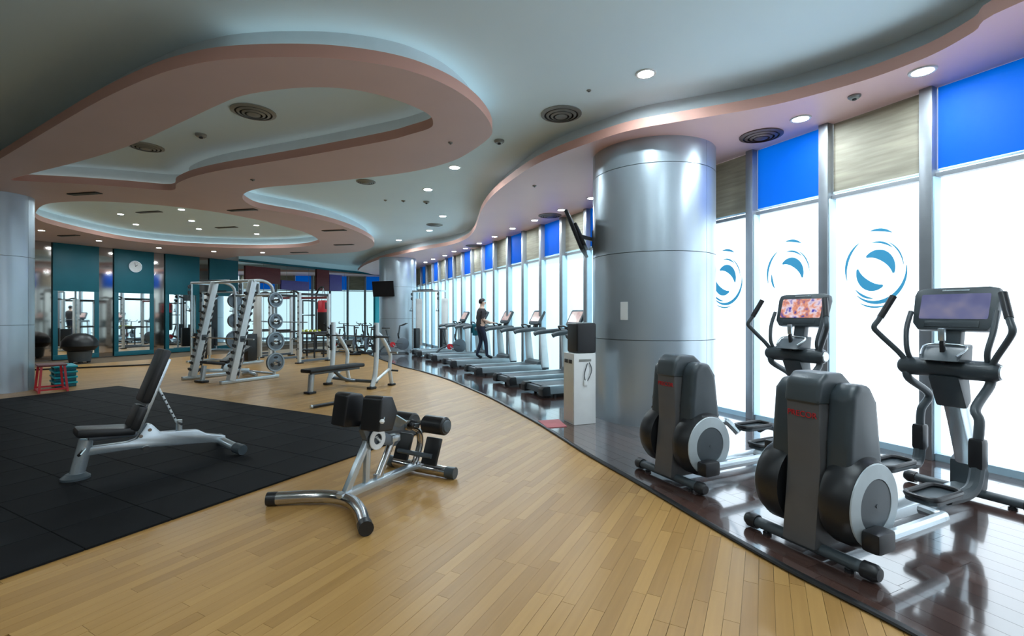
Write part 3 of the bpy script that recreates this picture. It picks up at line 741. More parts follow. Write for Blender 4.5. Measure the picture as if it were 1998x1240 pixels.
    T = Matrix.Translation((1.86, 0, 1.50)) @ Matrix.Rotation(R(17), 4, 'Y')
    def tilt(b): bmesh.ops.transform(b.bm, matrix=T, verts=b.bm.verts); return b
    body = [(-.30, .13), (-.285, .185), (-.22, .20), (.22, .20), (.285, .185), (.30, .13), (.285, -.11), (.24, -.17), (-.24, -.17), (-.285, -.11)]
    co = tilt(B().prism([(a * .9, b * .95) for a, b in body], -0.035, 0.035, 'YZ', 0.014)).obj('console', M['dgrey'], e)
    sc_ = tilt(B().prism([(a, b + .03) for a, b in rounded_rect(0.43, 0.205, 0.012)], -0.0385, -0.034, 'YZ')).obj('screen', screen, co)
    tilt(B().box((-0.037, 0, -0.115), (0.006, 0.34, 0.05), bev=0.002)).obj('button_strip', M['hood'], co)
    tilt(B().box((-0.037, 0, 0.162), (0.005, 0.17, 0.012), bev=0.002)).obj('badge', M['silver'], co)
    for me_, o in ((text_mesh('PRECOR', 0.05, 0.0015), e),):
        t = link('lettering', me_, e, (-0.0365, 0, 0.86)); me_.materials.clear(); me_.materials.append(M['red'])
        t.rotation_euler = (R(90), 0, R(-90))
    return e
CT_RZ = R(25.5)
cross_trainer((1.83, 2.97, PH), CT_RZ, 'grey cross trainer nearest the dark floor edge with dim menu screen', M['scr_b'])
cross_trainer((1.39, 4.23, PH), CT_RZ, 'grey cross trainer beside the big steel column showing a bright programme', M['scr_a'])

# ------------------------------------------------------------------ treadmills
def treadmill(loc, rz):
    e = empty('treadmill', loc, rz)
    bs = B().prism([(0.0, 0.07), (0.02, 0.17), (1.95, 0.17), (2.05, 0.12), (2.05, 0.05), (0.1, 0.05)], -0.40, 0.40, bev=0.01).obj('deck', M['hood'], e)
    B().box((0.93, 0, 0.178), (1.66, 0.54, 0.014), bev=0.004).obj('running_belt', M['belt'], e)
    for sg in (-1, 1):
        B().prism([(0.10, 0.06), (0.06, 0.185), (0.12, 0.20), (1.72, 0.20), (1.76, 0.06)], min(sg * .30, sg * .425), max(sg * .30, sg * .425), bev=0.012).obj('side_rail', M['deckside'], e)
        B().prism([(-0.03, 0.03), (-0.04, 0.15), (0.0, 0.20), (0.12, 0.20), (0.14, 0.03)], min(sg * .27, sg * .435), max(sg * .27, sg * .435), bev=0.015).obj('rear_cap', M['black'], e)
        B().lathe([(.03, 0), (.03, .06)], (0.25, sg * .36, 0), n=10).obj('foot', M['black'], e)
        B().lathe([(.03, 0), (.03, .06)], (1.85, sg * .36, 0), n=10).obj('foot', M['black'], e)
        B().prism([(1.74, 0.12), (1.95, 0.12), (1.84, 1.05), (1.68, 1.05)], min(sg * .37, sg * .45), max(sg * .37, sg * .45), bev=0.02).obj('upright', M['wframe'], e)
        B().tube([(0.98, sg * .41, 1.02), (1.10, sg * .41, 1.06), (1.5, sg * .41, 1.09), (1.80, sg * .41, 1.10)], 0.05, 12, 4, sect=(.8, 1)).obj('handrail', M['dgrey'], e)
    B().prism([(1.62, 0.17), (1.66, 0.26), (1.80, 0.30), (2.02, 0.25), (2.08, 0.10), (1.62, 0.10)], -0.37, 0.37, bev=0.025).obj('motor_hood', M['dgrey'], e)
    B().prism([(1.60, 1.03), (1.62, 1.13), (1.86, 1.14), (1.90, 1.03)], -0.42, 0.42, bev=0.025).obj('control_bar', M['dgrey'], e)
    B().tube([(1.52, -.16, 1.12), (1.45, -.14, 1.20), (1.45, .14, 1.20), (1.52, .16, 1.12)], 0.018, 8, 4).obj('grab_bar', M['black'], e)
    B().bar((1.76, 0, 1.10), (1.84, 0, 1.32), 0.14, 0.08, (1, 0, 0), 0.02).obj('neck', M['dgrey'], e)
    T = Matrix.Translation((1.83, 0, 1.38)) @ Matrix.Rotation(R(28), 4, 'Y')
    b = B().prism(rounded_rect(0.56, 0.40, 0.05), -0.03, 0.03, 'YZ', 0.01); bmesh.ops.transform(b.bm, matrix=T, verts=b.bm.verts); co = b.obj('console', M['hood'], e)
    b = B().prism([(p, q + .02) for p, q in rounded_rect(0.44, 0.27, 0.01)], -0.034, -0.029, 'YZ'); bmesh.ops.transform(b.bm, matrix=T, verts=b.bm.verts); b.obj('screen', M['scr_c'], co)
    for yy in (-.2, .2): B().lathe([(.045, 0), (.05, .05), (.05, .055), (.04, .055)], (1.70, yy, 1.135), n=14).obj('bottle_holder', M['black'], e)
    return e
TM_RZ = R(25.2)
tm0 = treadmill((0.36, 8.78, PH), TM_RZ)
tag(tm0, 'grey treadmill in the row facing the windows, none on its belt', 'treadmill', 'empty treadmills facing the windows')
TM_OFF = [-0.05, 1.33, 3.20, 5.10, 7.0, 8.85]
tm_pos = []
for i in range(6):
    p = Vector((0.36, 8.78, PH)) + Vector((WD.x, WD.y, 0)) * TM_OFF[i]
    o = tm0 if i == 0 else copy_tree(tm0)
    o.location = p; tm_pos.append(p)
    o['group'] = 'treadmills facing the windows'
    o['label'] = ['grey treadmill directly behind the white water dispenser, first of the row', 'second treadmill from the white water dispenser, belt empty', 'empty treadmill standing next to the walker, between walker and dispenser',
                  'grey treadmill with the person in dark clothes walking on it', 'empty treadmill just beyond the walking person', 'last grey treadmill of the row, nearest the cable machine'][i]
tdir = Vector((math.cos(TM_RZ), math.sin(TM_RZ), 0)); tleft = Vector((-tdir.y, tdir.x, 0))

# ------------------------------------------------------------------ person walking on the fourth treadmill
def person(loc, rz):
    e_me = bpy.data.meshes.new('person')
    V = [(0, 0, .94), (0.01, 0, 1.10), (0.02, 0, 1.28), (0.03, 0, 1.41), (0.045, 0, 1.50), (0.06, 0, 1.57), (0.065, 0, 1.655),   # 0-6 spine, neck, head
         (0.03, .165, 1.385), (-0.02, .215, 1.13), (0.20, .20, 1.02), (0.28, .19, 1.02),       # 7-10 left arm
         (0.03, -.165, 1.385), (-0.01, -.215, 1.13), (0.22, -.20, 1.04), (0.30, -.19, 1.04),   # 11-14 right arm
         (0.0, .095, .90), (0.06, .10, .50), (-0.08, .10, .10), (0.04, .11, .035), (0.10, .115, .03),   # 15-19 left leg
         (0.0, -.095, .90), (0.12, -.10, .50), (0.16, -.10, .09), (0.28, -.11, .035), (0.33, -.115, .03)]  # 20-24 right leg
    E = [(0, 1), (1, 2), (2, 3), (3, 4), (4, 5), (5, 6), (3, 7), (7, 8), (8, 9), (9, 10), (3, 11), (11, 12), (12, 13), (13, 14),
         (0, 15), (15, 16), (16, 17), (17, 18), (18, 19), (0, 20), (20, 21), (21, 22), (22, 23), (23, 24)]
    rad = [.165, .165, .175, .12, .055, .075, .085, .075, .05, .036, .034, .075, .05, .036, .034, .095, .065, .042, .045, .035, .095, .065, .042, .045, .035]
    # fingers: five short chains per hand
    for h in (10, 14):
        hx, hy, hz = V[h]
        for k in range(5):
            oy = (k - 2) * 0.017; ln = (.05, .072, .08, .074, .055)[k]
            if k == 0: oy = (-1 if h == 10 else 1) * .04; ln = .04
            a = len(V); V.append((hx + .03, hy + oy, hz)); V.append((hx + .03 + ln * .6, hy + oy * 1.1, hz - .005)); V.append((hx + .03 + ln, hy + oy * 1.1, hz - .03))
            E += [(h, a), (a, a + 1), (a + 1, a + 2)]; rad += [.010, .009, .008]
    e_me.from_pydata(V, E, [])
    o = link('person', e_me)
    sk = o.modifiers.new('skin', 'SKIN'); sk.use_smooth_shade = True
    for i, r in enumerate(rad): e_me.skin_vertices[0].data[i].radius = (r, r * (0.8 if i < 4 else 1.0)) if i < 4 else (r, r)
    e_me.skin_vertices[0].data[0].use_root = True
    ss = o.modifiers.new('sub', 'SUBSURF'); ss.levels = 2; ss.render_levels = 2
    dg = bpy.context.evaluated_depsgraph_get(); me = bpy.data.meshes.new_from_object(o.evaluated_get(dg)); o.modifiers.clear(); o.data = me
    me.materials.clear()
    for k in ('skin', 'shirt', 'trouser', 'black'): me.materials.append(M[k])
    for p in me.polygons:
        c = p.center; p.use_smooth = True
        arm = abs(c.y) > 0.15 and c.z < 1.22 and c.z > .95
        if c.z > 1.455: p.material_index = 0
        elif arm and c.x > -0.02 + (1.22 - c.z) * -0.2 and (c.z < 1.19): p.material_index = 0 if c.x > .02 or c.z < 1.16 else 1
        elif c.z > 0.93: p.material_index = 1
        elif c.z > 0.085: p.material_index = 2
        else: p.material_index = 3
    o.location = loc; o.rotation_euler = (0, 0, rz)
    hb = B(); b2 = bmesh.new(); bmesh.ops.create_uvsphere(b2, u_segments=16, v_segments=10, radius=0.105)
    bmesh.ops.scale(b2, vec=(1.02, .88, .98), verts=b2.verts)
    bmesh.ops.delete(b2, geom=[v for v in b2.verts if v.co.z < -0.03 and v.co.x > -0.01 or v.co.z < -0.07 or (v.co.x > .06 and v.co.z < .03)], context='VERTS')
    hb._merge(b2, Matrix.Translation((0.05, 0, 1.65))); hb.obj('hair', M['hair'], o)
    fb = B(); fb.box((0.155, 0, 1.615), (0.035, 0.026, 0.05), bev=0.01); fb.obj('nose', M['skin'], o)
    for sg in (-1, 1):
        B().lathe([(0, 0), (.03, .004), (.024, .014), (0, .018)], (0.055, sg * .083, 1.62), Vector((0, sg, 0)), 10).obj('ear', M['skin'], o)
        B().lathe([(0, 0), (.012, .004), (0, .009)], (0.130, sg * .034, 1.635), Vector((1, 0, 0)), 8).obj('eye', M['black'], o)
    B().box((0.142, 0, 1.575), (0.012, 0.05, 0.010), bev=0.003).obj('mouth', M['redmat'], o)
    return tag(o, 'person in dark shirt and navy trousers walking on a treadmill', 'person')
pp = tm_pos[3] + tdir * 0.99; person((pp.x, pp.y, PH + 0.187), TM_RZ)
# towel over the neighbouring handrail
tw = tm_pos[4] + tdir * 1.42 - tleft * 0.41
tv = B(); tv.tube([(0, -.075, -.32), (0, -.07, 0.0), (0, -.045, .06), (0, 0, .075), (0, .045, .06), (0, .07, 0), (0, .075, -.24)], 0.011, 8, 3, sect=(1, 1))
b2 = bmesh.new(); prof = spline([Vector((0, -.070, -.30)), Vector((0, -.066, 0)), Vector((0, -.05, .05)), Vector((0, 0, .068)), Vector((0, .05, .05)), Vector((0, .066, 0)), Vector((0, .07, -.22))], 4)
tv.bm.free(); tv.bm = bmesh.new(); rows = []
for q in range(9):
    x = -.15 + .3 * q / 8; rows.append([tv.bm.verts.new((x, p.y + .006 * math.sin(q * 1.9) * (1 if p.y > 0 else -1) * (p.z < 0), p.z + .006 * math.cos(q * 1.3))) for p in prof])
for A, C in zip(rows[:-1], rows[1:]):
    for k in range(len(A) - 1): tv.bm.faces.new((A[k], A[k + 1], C[k + 1], C[k]))
ret = bmesh.ops.solidify(tv.bm, geom=tv.bm.faces[:], thickness=0.008)
towel = tv.obj('towel', mat('teal_towel', (0.01, 0.13, 0.17), 0.9), None, 60, (tw.x, tw.y, PH + 1.085)); towel.rotation_euler = (0, 0, TM_RZ)
tag(towel, 'teal towel draped over treadmill handrail just beyond the walking person', 'towel')

# ------------------------------------------------------------------ adjustable bench on the mat
def bench():
    e = tag(empty('adjustable_bench', (-3.90, 4.32, 0.0165), math.atan2(0.75, 0.66)), 'adjustable bench with raised black back pad on the rubber mat', 'bench')
    B().tube([(-0.04, 0, 0.02), (0.03, 0, 0.34)], 0.055, 16).obj('front_post', M['silver'], e)
    B().lathe([(0.105, 0), (0.105, 0.02), (0.07, 0.05), (0.0, 0.055)], (-0.045, 0, 0), n=20).obj('post_foot', M['dgrey'], e)
    B().prism([(0.02, 0.195), (0.02, 0.27), (0.32, 0.262), (0.39, 0.28), (0.47, 0.41), (0.51, 0.40), (0.58, 0.31), (0.90, 0.275), (0.98, 0.22), (1.16, 0.165), (1.16, 0.085), (1.0, 0.12), (0.4, 0.185)], -0.04, 0.04, bev=0.012).obj('main_beam', M['silver'], e)
    B().bar((0.04, 0, 0.34), (0.40, 0, 0.325), 0.05, 0.04, bev=0.006).obj('seat_rail', M['gunmetal'], e)
    B().bar((-0.05, 0, 0.42), (0.37, 0, 0.37), 0.27, 0.075, bev=0.025).obj('seat_pad', M['pad'], e)
    bd = Vector((0.25, 0, 0.70)).normalized(); p0 = Vector((0.35, 0, 0.375)); nrm = Vector((-bd.z, 0, bd.x))
    for a, b in ((0.0, 0.235), (0.265, 0.80)):
        B().bar(p0 + bd * a, p0 + bd * b, 0.28, 0.08, nrm, 0.028).obj('back_pad', M['pad'], e)
    q = p0 - nrm * 0.065
    B().bar(q - bd * .02, q + bd * .72, 0.06, 0.035, nrm, 0.006).obj('back_rail', M['silver'], e)
    B().bar(q + bd * .44, Vector((0.74, 0, 0.33)), 0.035, 0.02, (1, 0, 0), 0.004).obj('ladder_strut', M['wframe'], e)
    for k in range(6):
        c = (q + bd * .44).lerp(Vector((0.74, 0, 0.33)), 0.22 + .11 * k)
        B().lathe([(0, -.02), (.009, -.02), (.009, .02), (0, .02)], c, 'Y', 10).obj('strut_hole', M['black'], e)
    B().tube([(0.74, 0, 0.26), (0.74, 0, 0.40)], 0.03, 12).obj('strut_socket', M['silver'], e)
    B().tube([(0.74, -.02, 0.37), (0.74, -.10, 0.37)], 0.012, 8).obj('pull_pin', M['black'], e)
    B().tube([(0.02, -.03, 0.27), (-0.04, -.16, 0.24)], 0.014, 8).obj('seat_lever', M['chrome'], e)
    B().tube([(1.20, -.30, 0.06), (1.14, -.12, 0.10), (1.12, 0, 0.115), (1.14, .12, 0.10), (1.20, .30, 0.06)], 0.045, 12, 4).obj('rear_foot', M['silver'], e)
    for sg in (-1, 1):
        B().tube([(1.185, sg * .25, 0.068), (1.22, sg * .36, 0.055)], 0.053, 12).obj('foot_cap', M['dgrey'], e)
    for k, x in enumerate((0.42, 0.49)): B().lathe([(0, -.05), (.016, -.05), (.016, .05), (0, .05)], (x, 0, 0.30 + .05 * k), 'Y', 12).obj('bolt', M['chrome'], e)
    B().lathe([(0, -.055), (.03, -.055), (.03, .055), (0, .055)], (0.46, 0, 0.17), 'Y', 14).obj('transport_roller', M['chrome'], e)
bench()

# ------------------------------------------------------------------ back extension (roman chair)
def roman():
    e = tag(empty('roman_chair', (-1.435, 3.495, 0.0005), math.atan2(0.873, 0.488)), 'back extension bench with black pads and chrome foot bar on oak floor', 'exercise bench')
    fb = B().tube([(0.0, 0.49, 0.052), (0.14, 0.30, 0.055), (0.235, 0.10, 0.06), (0.235, -0.10, 0.06), (0.14, -0.30, 0.055), (0.0, -0.49, 0.052)], 0.05, 14, 5).obj('front_foot_bar', M['chrome'], e)
    for sg in (-1, 1): B().tube([(0.012, sg * .475, .052), (-0.03, sg * .535, .052)], 0.052, 14).obj('end_cap', M['black'], fb)
    B().bar((0.20, 0, 0.085), (1.12, 0, 0.085), 0.075, 0.06, bev=0.02).obj('spine_tube', M['silver'], e)
    rf = B().tube([(1.16, 0.33, 0.055), (1.14, 0, 0.06), (1.16, -0.33, 0.055)], 0.05, 12, 4).obj('rear_foot_bar', M['chrome'], e)
    for sg in (-1, 1): B().tube([(1.158, sg * .31, .054), (1.17, sg * .40, .054)], 0.053, 12).obj('end_cap', M['dgrey'], rf)
    B().bar((0.27, 0, 0.10), (0.50, 0, 0.46), 0.05, 0.055, bev=0.012).obj('leaning_post', M['silver'], e)
    B().bar((0.48, 0, 0.10), (0.50, 0, 0.46), 0.04, 0.05, (1, 0, 0), bev=0.010).obj('upright_post', M['silver'], e)
    B().lathe([(0, -.035), (.035, -.035), (.035, .035), (0, .035)], (0.50, 0, .47), 'Y', 14).obj('pivot', M['dgrey'], e)
    ds = B().lathe([(0.045, 0), (0.085, 0), (0.09, 0.006), (0.085, 0.012), (0.045, 0.012)], (0.56, -.045, .46), Vector((0, -1, 0)), 24).obj('angle_disc', M['white'], e)
    for k in range(4): B().box((0.545 + .015 * k, -.05, .48 - .014 * k), (.022, .012, .007)).obj('notch', M['white'], ds)
    B().prism([(0.50, 0.40), (0.60, 0.40), (0.80, 0.34), (0.86, 0.38), (0.62, 0.52), (0.46, 0.62), (0.42, 0.56)], -0.03, 0.03, bev=0.01).obj('tilt_plate', M['gunmetal'], e)
    B().bar((0.46, 0, 0.55), (1.12, 0, 0.45), 0.06, 0.05, bev=0.01).obj('leg_beam', M['gunmetal'], e)
    B().tube([(0.62, 0, 0.13), (0.79, 0, 0.40)], 0.032, 12).obj('gas_strut', M['chrome'], e)
    B().box((0.62, 0, 0.125), (0.08, 0.05, 0.05), bev=0.006).obj('strut_bracket', M['silver'], e)
    B().box((0.80, 0, 0.41), (0.10, 0.08, 0.06), bev=0.01).obj('strut_head', M['silver'], e)
    up = Vector((0.16, 0, 0.98)).normalized(); nn = Vector((-up.z, 0, up.x))
    for sg, yaw in ((-1, R(8)), (1, R(-8))):
        b = B().prism([(-.125, -.13), (-.125, .12), (-.10, .14), (.02, .14), (.11, .02), (.06, -.13)], -.092, .092, bev=0.028, seg=3)
        T = Matrix.Translation((0.47, .15 if sg > 0 else -.172, 0.70)) @ Matrix.Rotation(yaw, 4, 'Z') @ Matrix.Rotation(R(9), 4, 'Y')
        bmesh.ops.transform(b.bm, matrix=T, verts=b.bm.verts); b.obj('hip_pad', M['pad'], e)
        B().bar((0.50, sg * .02, 0.56), (0.52, sg * .15, 0.66), 0.05, 0.03, (1, 0, 0)).obj('pad_bracket', M['gunmetal'], e)
        rl = B().lathe([(0, 0), (.07, 0), (.083, .015), (.083, .235), (.07, .25), (0, .25)], (1.16, sg * .06, 0.47), Vector((0, sg, 0)), 24).obj('ankle_roller', M['pad'], e)
        B().lathe([(0, 0), (.06, 0), (.05, .012), (0, .016)], (1.16, sg * .31, .47), Vector((0, sg, 0)), 20).obj('roller_cap', M['dgrey'], rl)
        b = B().box((0, 0, 0), (0.035, 0.17, 0.25), bev=0.015); bmesh.ops.transform(b.bm, matrix=Matrix.Translation((1.12, sg * .17, 0.235)) @ Matrix.Rotation(R(22), 4, 'Y'), verts=b.bm.verts)
        b.obj('foot_plate', M['pad'], e)
    B().tube([(1.16, -.07, .47), (1.16, .07, .47)], 0.025, 12).obj('roller_axle', M['chrome'], e)
    B().tube([(1.02, 0, .46), (1.13, 0, .40), (1.16, 0, .28), (1.10, 0, .14), (1.06, 0, .10)], 0.03, 12, 5, sect=(1.2, .8)).obj('curved_arm', M['chrome'], e)
    B().tube([(1.08, -.20, .20), (1.08, .20, .20)], 0.022, 10).obj('foot_axle', M['gunmetal'], e)
    B().tube([(0.44, -.245, .70), (0.36, -.30, .675)], 0.010, 8).obj('adjust_handle', M['chrome'], e)
    b2 = B().lathe([(0, -.02), (.014, -.014), (.02, 0), (.014, .014), (0, .02)], (0.355, -.302, .674), n=12).obj('handle_knob', M['white'], e)
    B().bar((0.52, -.12, .70), (0.86, -.05, .52), 0.02, 0.10, (0, -1, 1), 0.005).obj('side_fin', M['silver'], e)
    B().lathe([(0, -.06), (.045, -.06), (.045, .06), (0, .06)], (0.95, 0, .49), 'Y', 14).obj('sleeve', M['chrome'], e)
    B().lathe([(0, -.022), (.022, -.012), (.022, .012), (0, .022)], (0.95, -.085, .50), 'Y', 12).obj('pop_pin', M['black'], e)
roman()

# ------------------------------------------------------------------ weight plates
def plate_mesh(r, th=0.045):
    a = B().lathe([(0.03, 0), (0.05, 0), (0.055, -.006), (r * .55, .006), (r * .82, .006), (r * .88, -.004), (r * .98, -.004), (r, .006), (r, th - .006), (r * .98, th + .004), (r * .88, th + .004), (r * .82, th - .006), (r * .55, th - .006), (0.055, th + .006), (0.05, th), (0.03, th)], axis='Y', n=36)
    return a.mesh('plate_body', M['gunmetal'])
lip_cache = {}
def weight_plate(loc, rz, r, label, group=None):
    e = tag(empty('weight_plate', loc, rz), label, 'weight plate', group)
    key = round(r, 3)
    if key not in lip_cache:
        lip_cache[key] = (plate_mesh(r), B().lathe([(r * .86, 0), (r * .99, 0), (r * .99, -.008), (r * .86, -.008)], axis='Y', n=36).mesh('lip', M['plate_lip']),
                          B().lathe([(.028, 0), (.062, 0), (.062, -.01), (.028, -.01)], axis='Y', n=20).mesh('hub', M['chrome']),
                          [B().prism([(r * .50 * math.cos(a) + r * .12 * math.cos(t) * math.cos(a) - r * .22 * math.sin(t) * math.sin(a), r * .50 * math.sin(a) + r * .12 * math.cos(t) * math.sin(a) + r * .22 * math.sin(t) * math.cos(a)) for t in [2 * math.pi * q / 12 for q in range(12)]], -.010, -.004).mesh('grip_slot', M['black']) for a in (R(90), R(210), R(330))])
    a, b, c, gs = lip_cache[key]
    link('plate_body', a, e); link('lip', b, e); link('hub', c, e)
    for g in gs: link('grip_slot', g, e)
    return e

# ------------------------------------------------------------------ smith machine
D1A = math.atan2(D1.y, D1.x)
def smith():
    # local x = into the machine (D1), local y = to the left (D2); origin at the front end of the right base rail
    e = tag(empty('smith_machine', (-6.17, 10.07, 0.0005), D1A), 'silver smith machine with toothed leaning uprights and plate storage', 'exercise machine')
    W = 1.45
    tooth = B().prism([(-.055, .01), (-.06, .055), (-.04, .06), (.0, .025), (.03, .06), (.03, -.03), (.0, -.03)], -.03, .03).mesh('rack_tooth', M['black'])
    for y in (0.0, W):
        B().bar((0, y, 0.04), (1.36, y, 0.04), 0.09, 0.07, bev=0.012).obj('base_rail', M['silver'], e)
        B().bar((0.22, y, 0.06), (0.72, y, 2.24), 0.15, 0.13, (1, 0, 0), 0.015).obj('toothed_upright', M['wframe'], e)
        for k in range(13):
            f = 0.07 + .066 * k; p = Vector((0.22 + .5 * f - .06, y, .06 + 2.18 * f))
            link('rack_tooth', tooth, e, p)
            link('rack_tooth', tooth, e, p + Vector((.15, 0, -.03))).rotation_euler = (0, 0, math.pi)
        B().tube([(0.40, y - .0, 0.10), (0.80, y, 2.22)], 0.018, 10).obj('guide_rod', M['chrome'], e)
        B().tube([(0.70, y, 2.24), (0.95, y, 2.26), (1.15, y, 2.18), (1.22, y, 2.02), (1.24, y, 1.6), (1.26, y, 0.06)], 0.035, 12, 5).obj('rear_post', M['wframe'], e)
        for k, z in enumerate((0.37, 0.86, 1.33, 1.83)):
            B().tube([(1.25, y + (.03 if y else -.03), z), (1.25, y + (.24 if y else -.24), z)], 0.025, 10).obj('storage_peg', M['chrome'], e)
        B().box((0.45, y, .95), (0.14, 0.16, 0.14), bev=0.02).obj('bar_carriage', M['dgrey'], e)
    B().tube([(0.71, -.10, 2.25), (0.71, W + .10, 2.25)], 0.03, 12).obj('top_bar', M['wframe'], e)
    B().tube([(1.24, 0, 1.95), (1.24, W, 1.95)], 0.03, 12).obj('rear_top_bar', M['silver'], e)
    B().tube([(1.26, 0, .10), (1.26, W, .10)], 0.03, 12).obj('rear_foot_bar', M['silver'], e)
    B().tube([(0.45, -.45, .95), (0.45, W + .45, .95)], 0.016, 12).obj('barbell', M['chrome'], e)
    c = Vector((-6.17, 10.07)); dx, dy = D1, D2
    for z, r in ((0.37, .225), (0.86, .225), (1.33, .18), (1.83, .18)):
        lv = {0.37: 'lowest', 0.86: 'second lowest', 1.33: 'second highest', 1.83: 'topmost'}[z]
        for sgn, yy in ((-1, -.07), (1, W + .07)):
            p = c + dx * 1.25 + dy * yy
            weight_plate((p.x, p.y, z - .0), D1A if sgn < 0 else D1A + math.pi, r, 'grey grip plate on the %s peg of smith machine post facing the %s' % (lv, 'bench press' if sgn < 0 else 'teal panels'), 'plates on the smith machine')
    return e
smith()
def low_bench(loc, rz, label):
    e = tag(empty('incline_bench', loc, rz), label, 'bench')
    B().bar((0.0, 0, .25), (1.05, 0, .16), 0.07, 0.08, bev=0.012).obj('main_beam', M['silver'], e)
    B().tube([(-.02, 0, .02), (.03, 0, .36)], .05, 14).obj('front_post', M['silver'], e)
    B().box((-.03, 0, .025), (.16, .30, .05), bev=.015).obj('front_foot', M['black'], e)
    B().tube([(1.08, -.25, .05), (1.05, 0, .09), (1.08, .25, .05)], .045, 12, 4).obj('rear_foot', M['silver'], e)
    B().bar((0.0, 0, .44), (.42, 0, .37), .28, .07, bev=.025).obj('seat_pad', M['pad'], e)
    B().bar((.44, 0, .40), (1.05, 0, .72), .28, .07, bev=.025).obj('back_pad', M['pad'], e)
    B().bar((.75, 0, .22), (.82, 0, .56), .04, .05, (1, 0, 0), .005).obj('strut', M['silver'], e)
    B().prism([(.40, .2), (.62, .2), (.56, .36), (.44, .36)], -.05, .05, bev=.01).obj('hinge_plate', M['silver'], e)
pb_ = Vector((-6.17, 10.07)) + D1 * .05 + D2 * .72
low_bench((pb_.x, pb_.y, 0.0005), D1A, 'low incline bench with black pads inside the smith machine')

# ------------------------------------------------------------------ flat olympic bench
def olympic():
    e = tag(empty('bench_press', (-3.78, 8.98, 0.0005), D1A), 'flat bench press with two silver uprights and a barbell', 'bench')
    B().bar((-.14, 0, .43), (1.22, 0, .43), .29, .075, bev=.028).obj('bench_pad', M['pad'], e)
    B().bar((-.02, 0, .37), (1.18, 0, .37), .07, .05, bev=.01).obj('pad_rail', M['gunmetal'], e)
    B().tube([(-.03, 0, .03), (.0, 0, .36)], .055, 14).obj('front_leg', M['silver'], e)
    B().box((-.035, 0, .022), (.16, .17, .044), bev=.015).obj('leg_foot', M['black'], e)
    B().tube([(.55, 0, .36), (.75, 0, .2), (1.0, 0, .12), (1.15, 0, .10)], .035, 12, 4).obj('curved_brace', M['gunmetal'], e)
    B().tube([(1.06, -.62, .13), (1.10, 0, .11), (1.06, .62, .13)], .035, 12, 4).obj('cross_tube', M['gunmetal'], e)
    for sg in (-1, 1):
        y = sg * .62
        B().tube([(.93, y, .04), (1.02, y, .30), (1.06, y, .8), (1.06, y, 1.32)], .042, 12, 5, sect=(1, 1.3)).obj('upright', M['wframe'], e)
        B().box((1.0, y, 1.0), (.03, .05, .55), bev=.006).obj('rack_strip', M['dgrey'], e)
        for k in range(3): B().tube([(1.02, y, .80 + .2 * k), (.94, y, .79 + .2 * k), (.92, y, .83 + .2 * k)], .014, 8).obj('rack_hook', M['black'], e)
        B().box((.92, y, .025), (.16, .12, .05), bev=.015).obj('upright_foot', M['black'], e)
        B().tube([(1.06, y, 1.12), (1.22, y, 1.0), (1.42, y, .72), (1.46, y, .58), (1.44, y, .35), (1.50, y, .04)], .04, 12, 5).obj('rear_post', M['wframe'], e)
        B().tube([(1.02, y, .14), (1.44, y, .36)], .032, 10).obj('lower_brace', M['wframe'], e)
        B().box((1.50, y, .022), (.14, .11, .044), bev=.015).obj('rear_post_foot', M['black'], e)
        B().tube([(1.43, y, .70), (1.43, y - sg * .0 + sg * .22, .70)], .024, 10).obj('storage_peg', M['chrome'], e)
        B().tube([(1.46, y, .32), (1.46, y + sg * .2, .32)], .02, 10).obj('lower_peg', M['black'], e)
    b = tag(empty('barbell', (-3.78, 8.98, 1.045), D1A), 'black barbell racked across the bench press uprights', 'barbell')
    B().tube([(.965, -1.05, 0), (.965, 1.05, 0)], .015, 12).obj('shaft', M['gunmetal'], b)
    for sg in (-1, 1):
        B().tube([(.965, sg * .68, 0), (.965, sg * 1.05, 0)], .025, 12).obj('sleeve', M['gunmetal'], b)
        B().tube([(.965, sg * .66, 0), (.965, sg * .69, 0)], .04, 14).obj('collar', M['black'], b)
olympic()
# spotter step: short black bar lying in front of the bench
sp = B(); a_, b_ = at(609, 793, .03), at(655, 785, .03); sp.tube([a_, b_], .028, 12); cb_ = sp.obj('floor_bar', M['black'])
B().tube([a_ - (b_ - a_).normalized() * .03, a_], .030, 12).obj('end_cap', M['silver'], cb_)
tag(cb_, 'short black bar with pale end cap lying on the oak floor', 'bar')

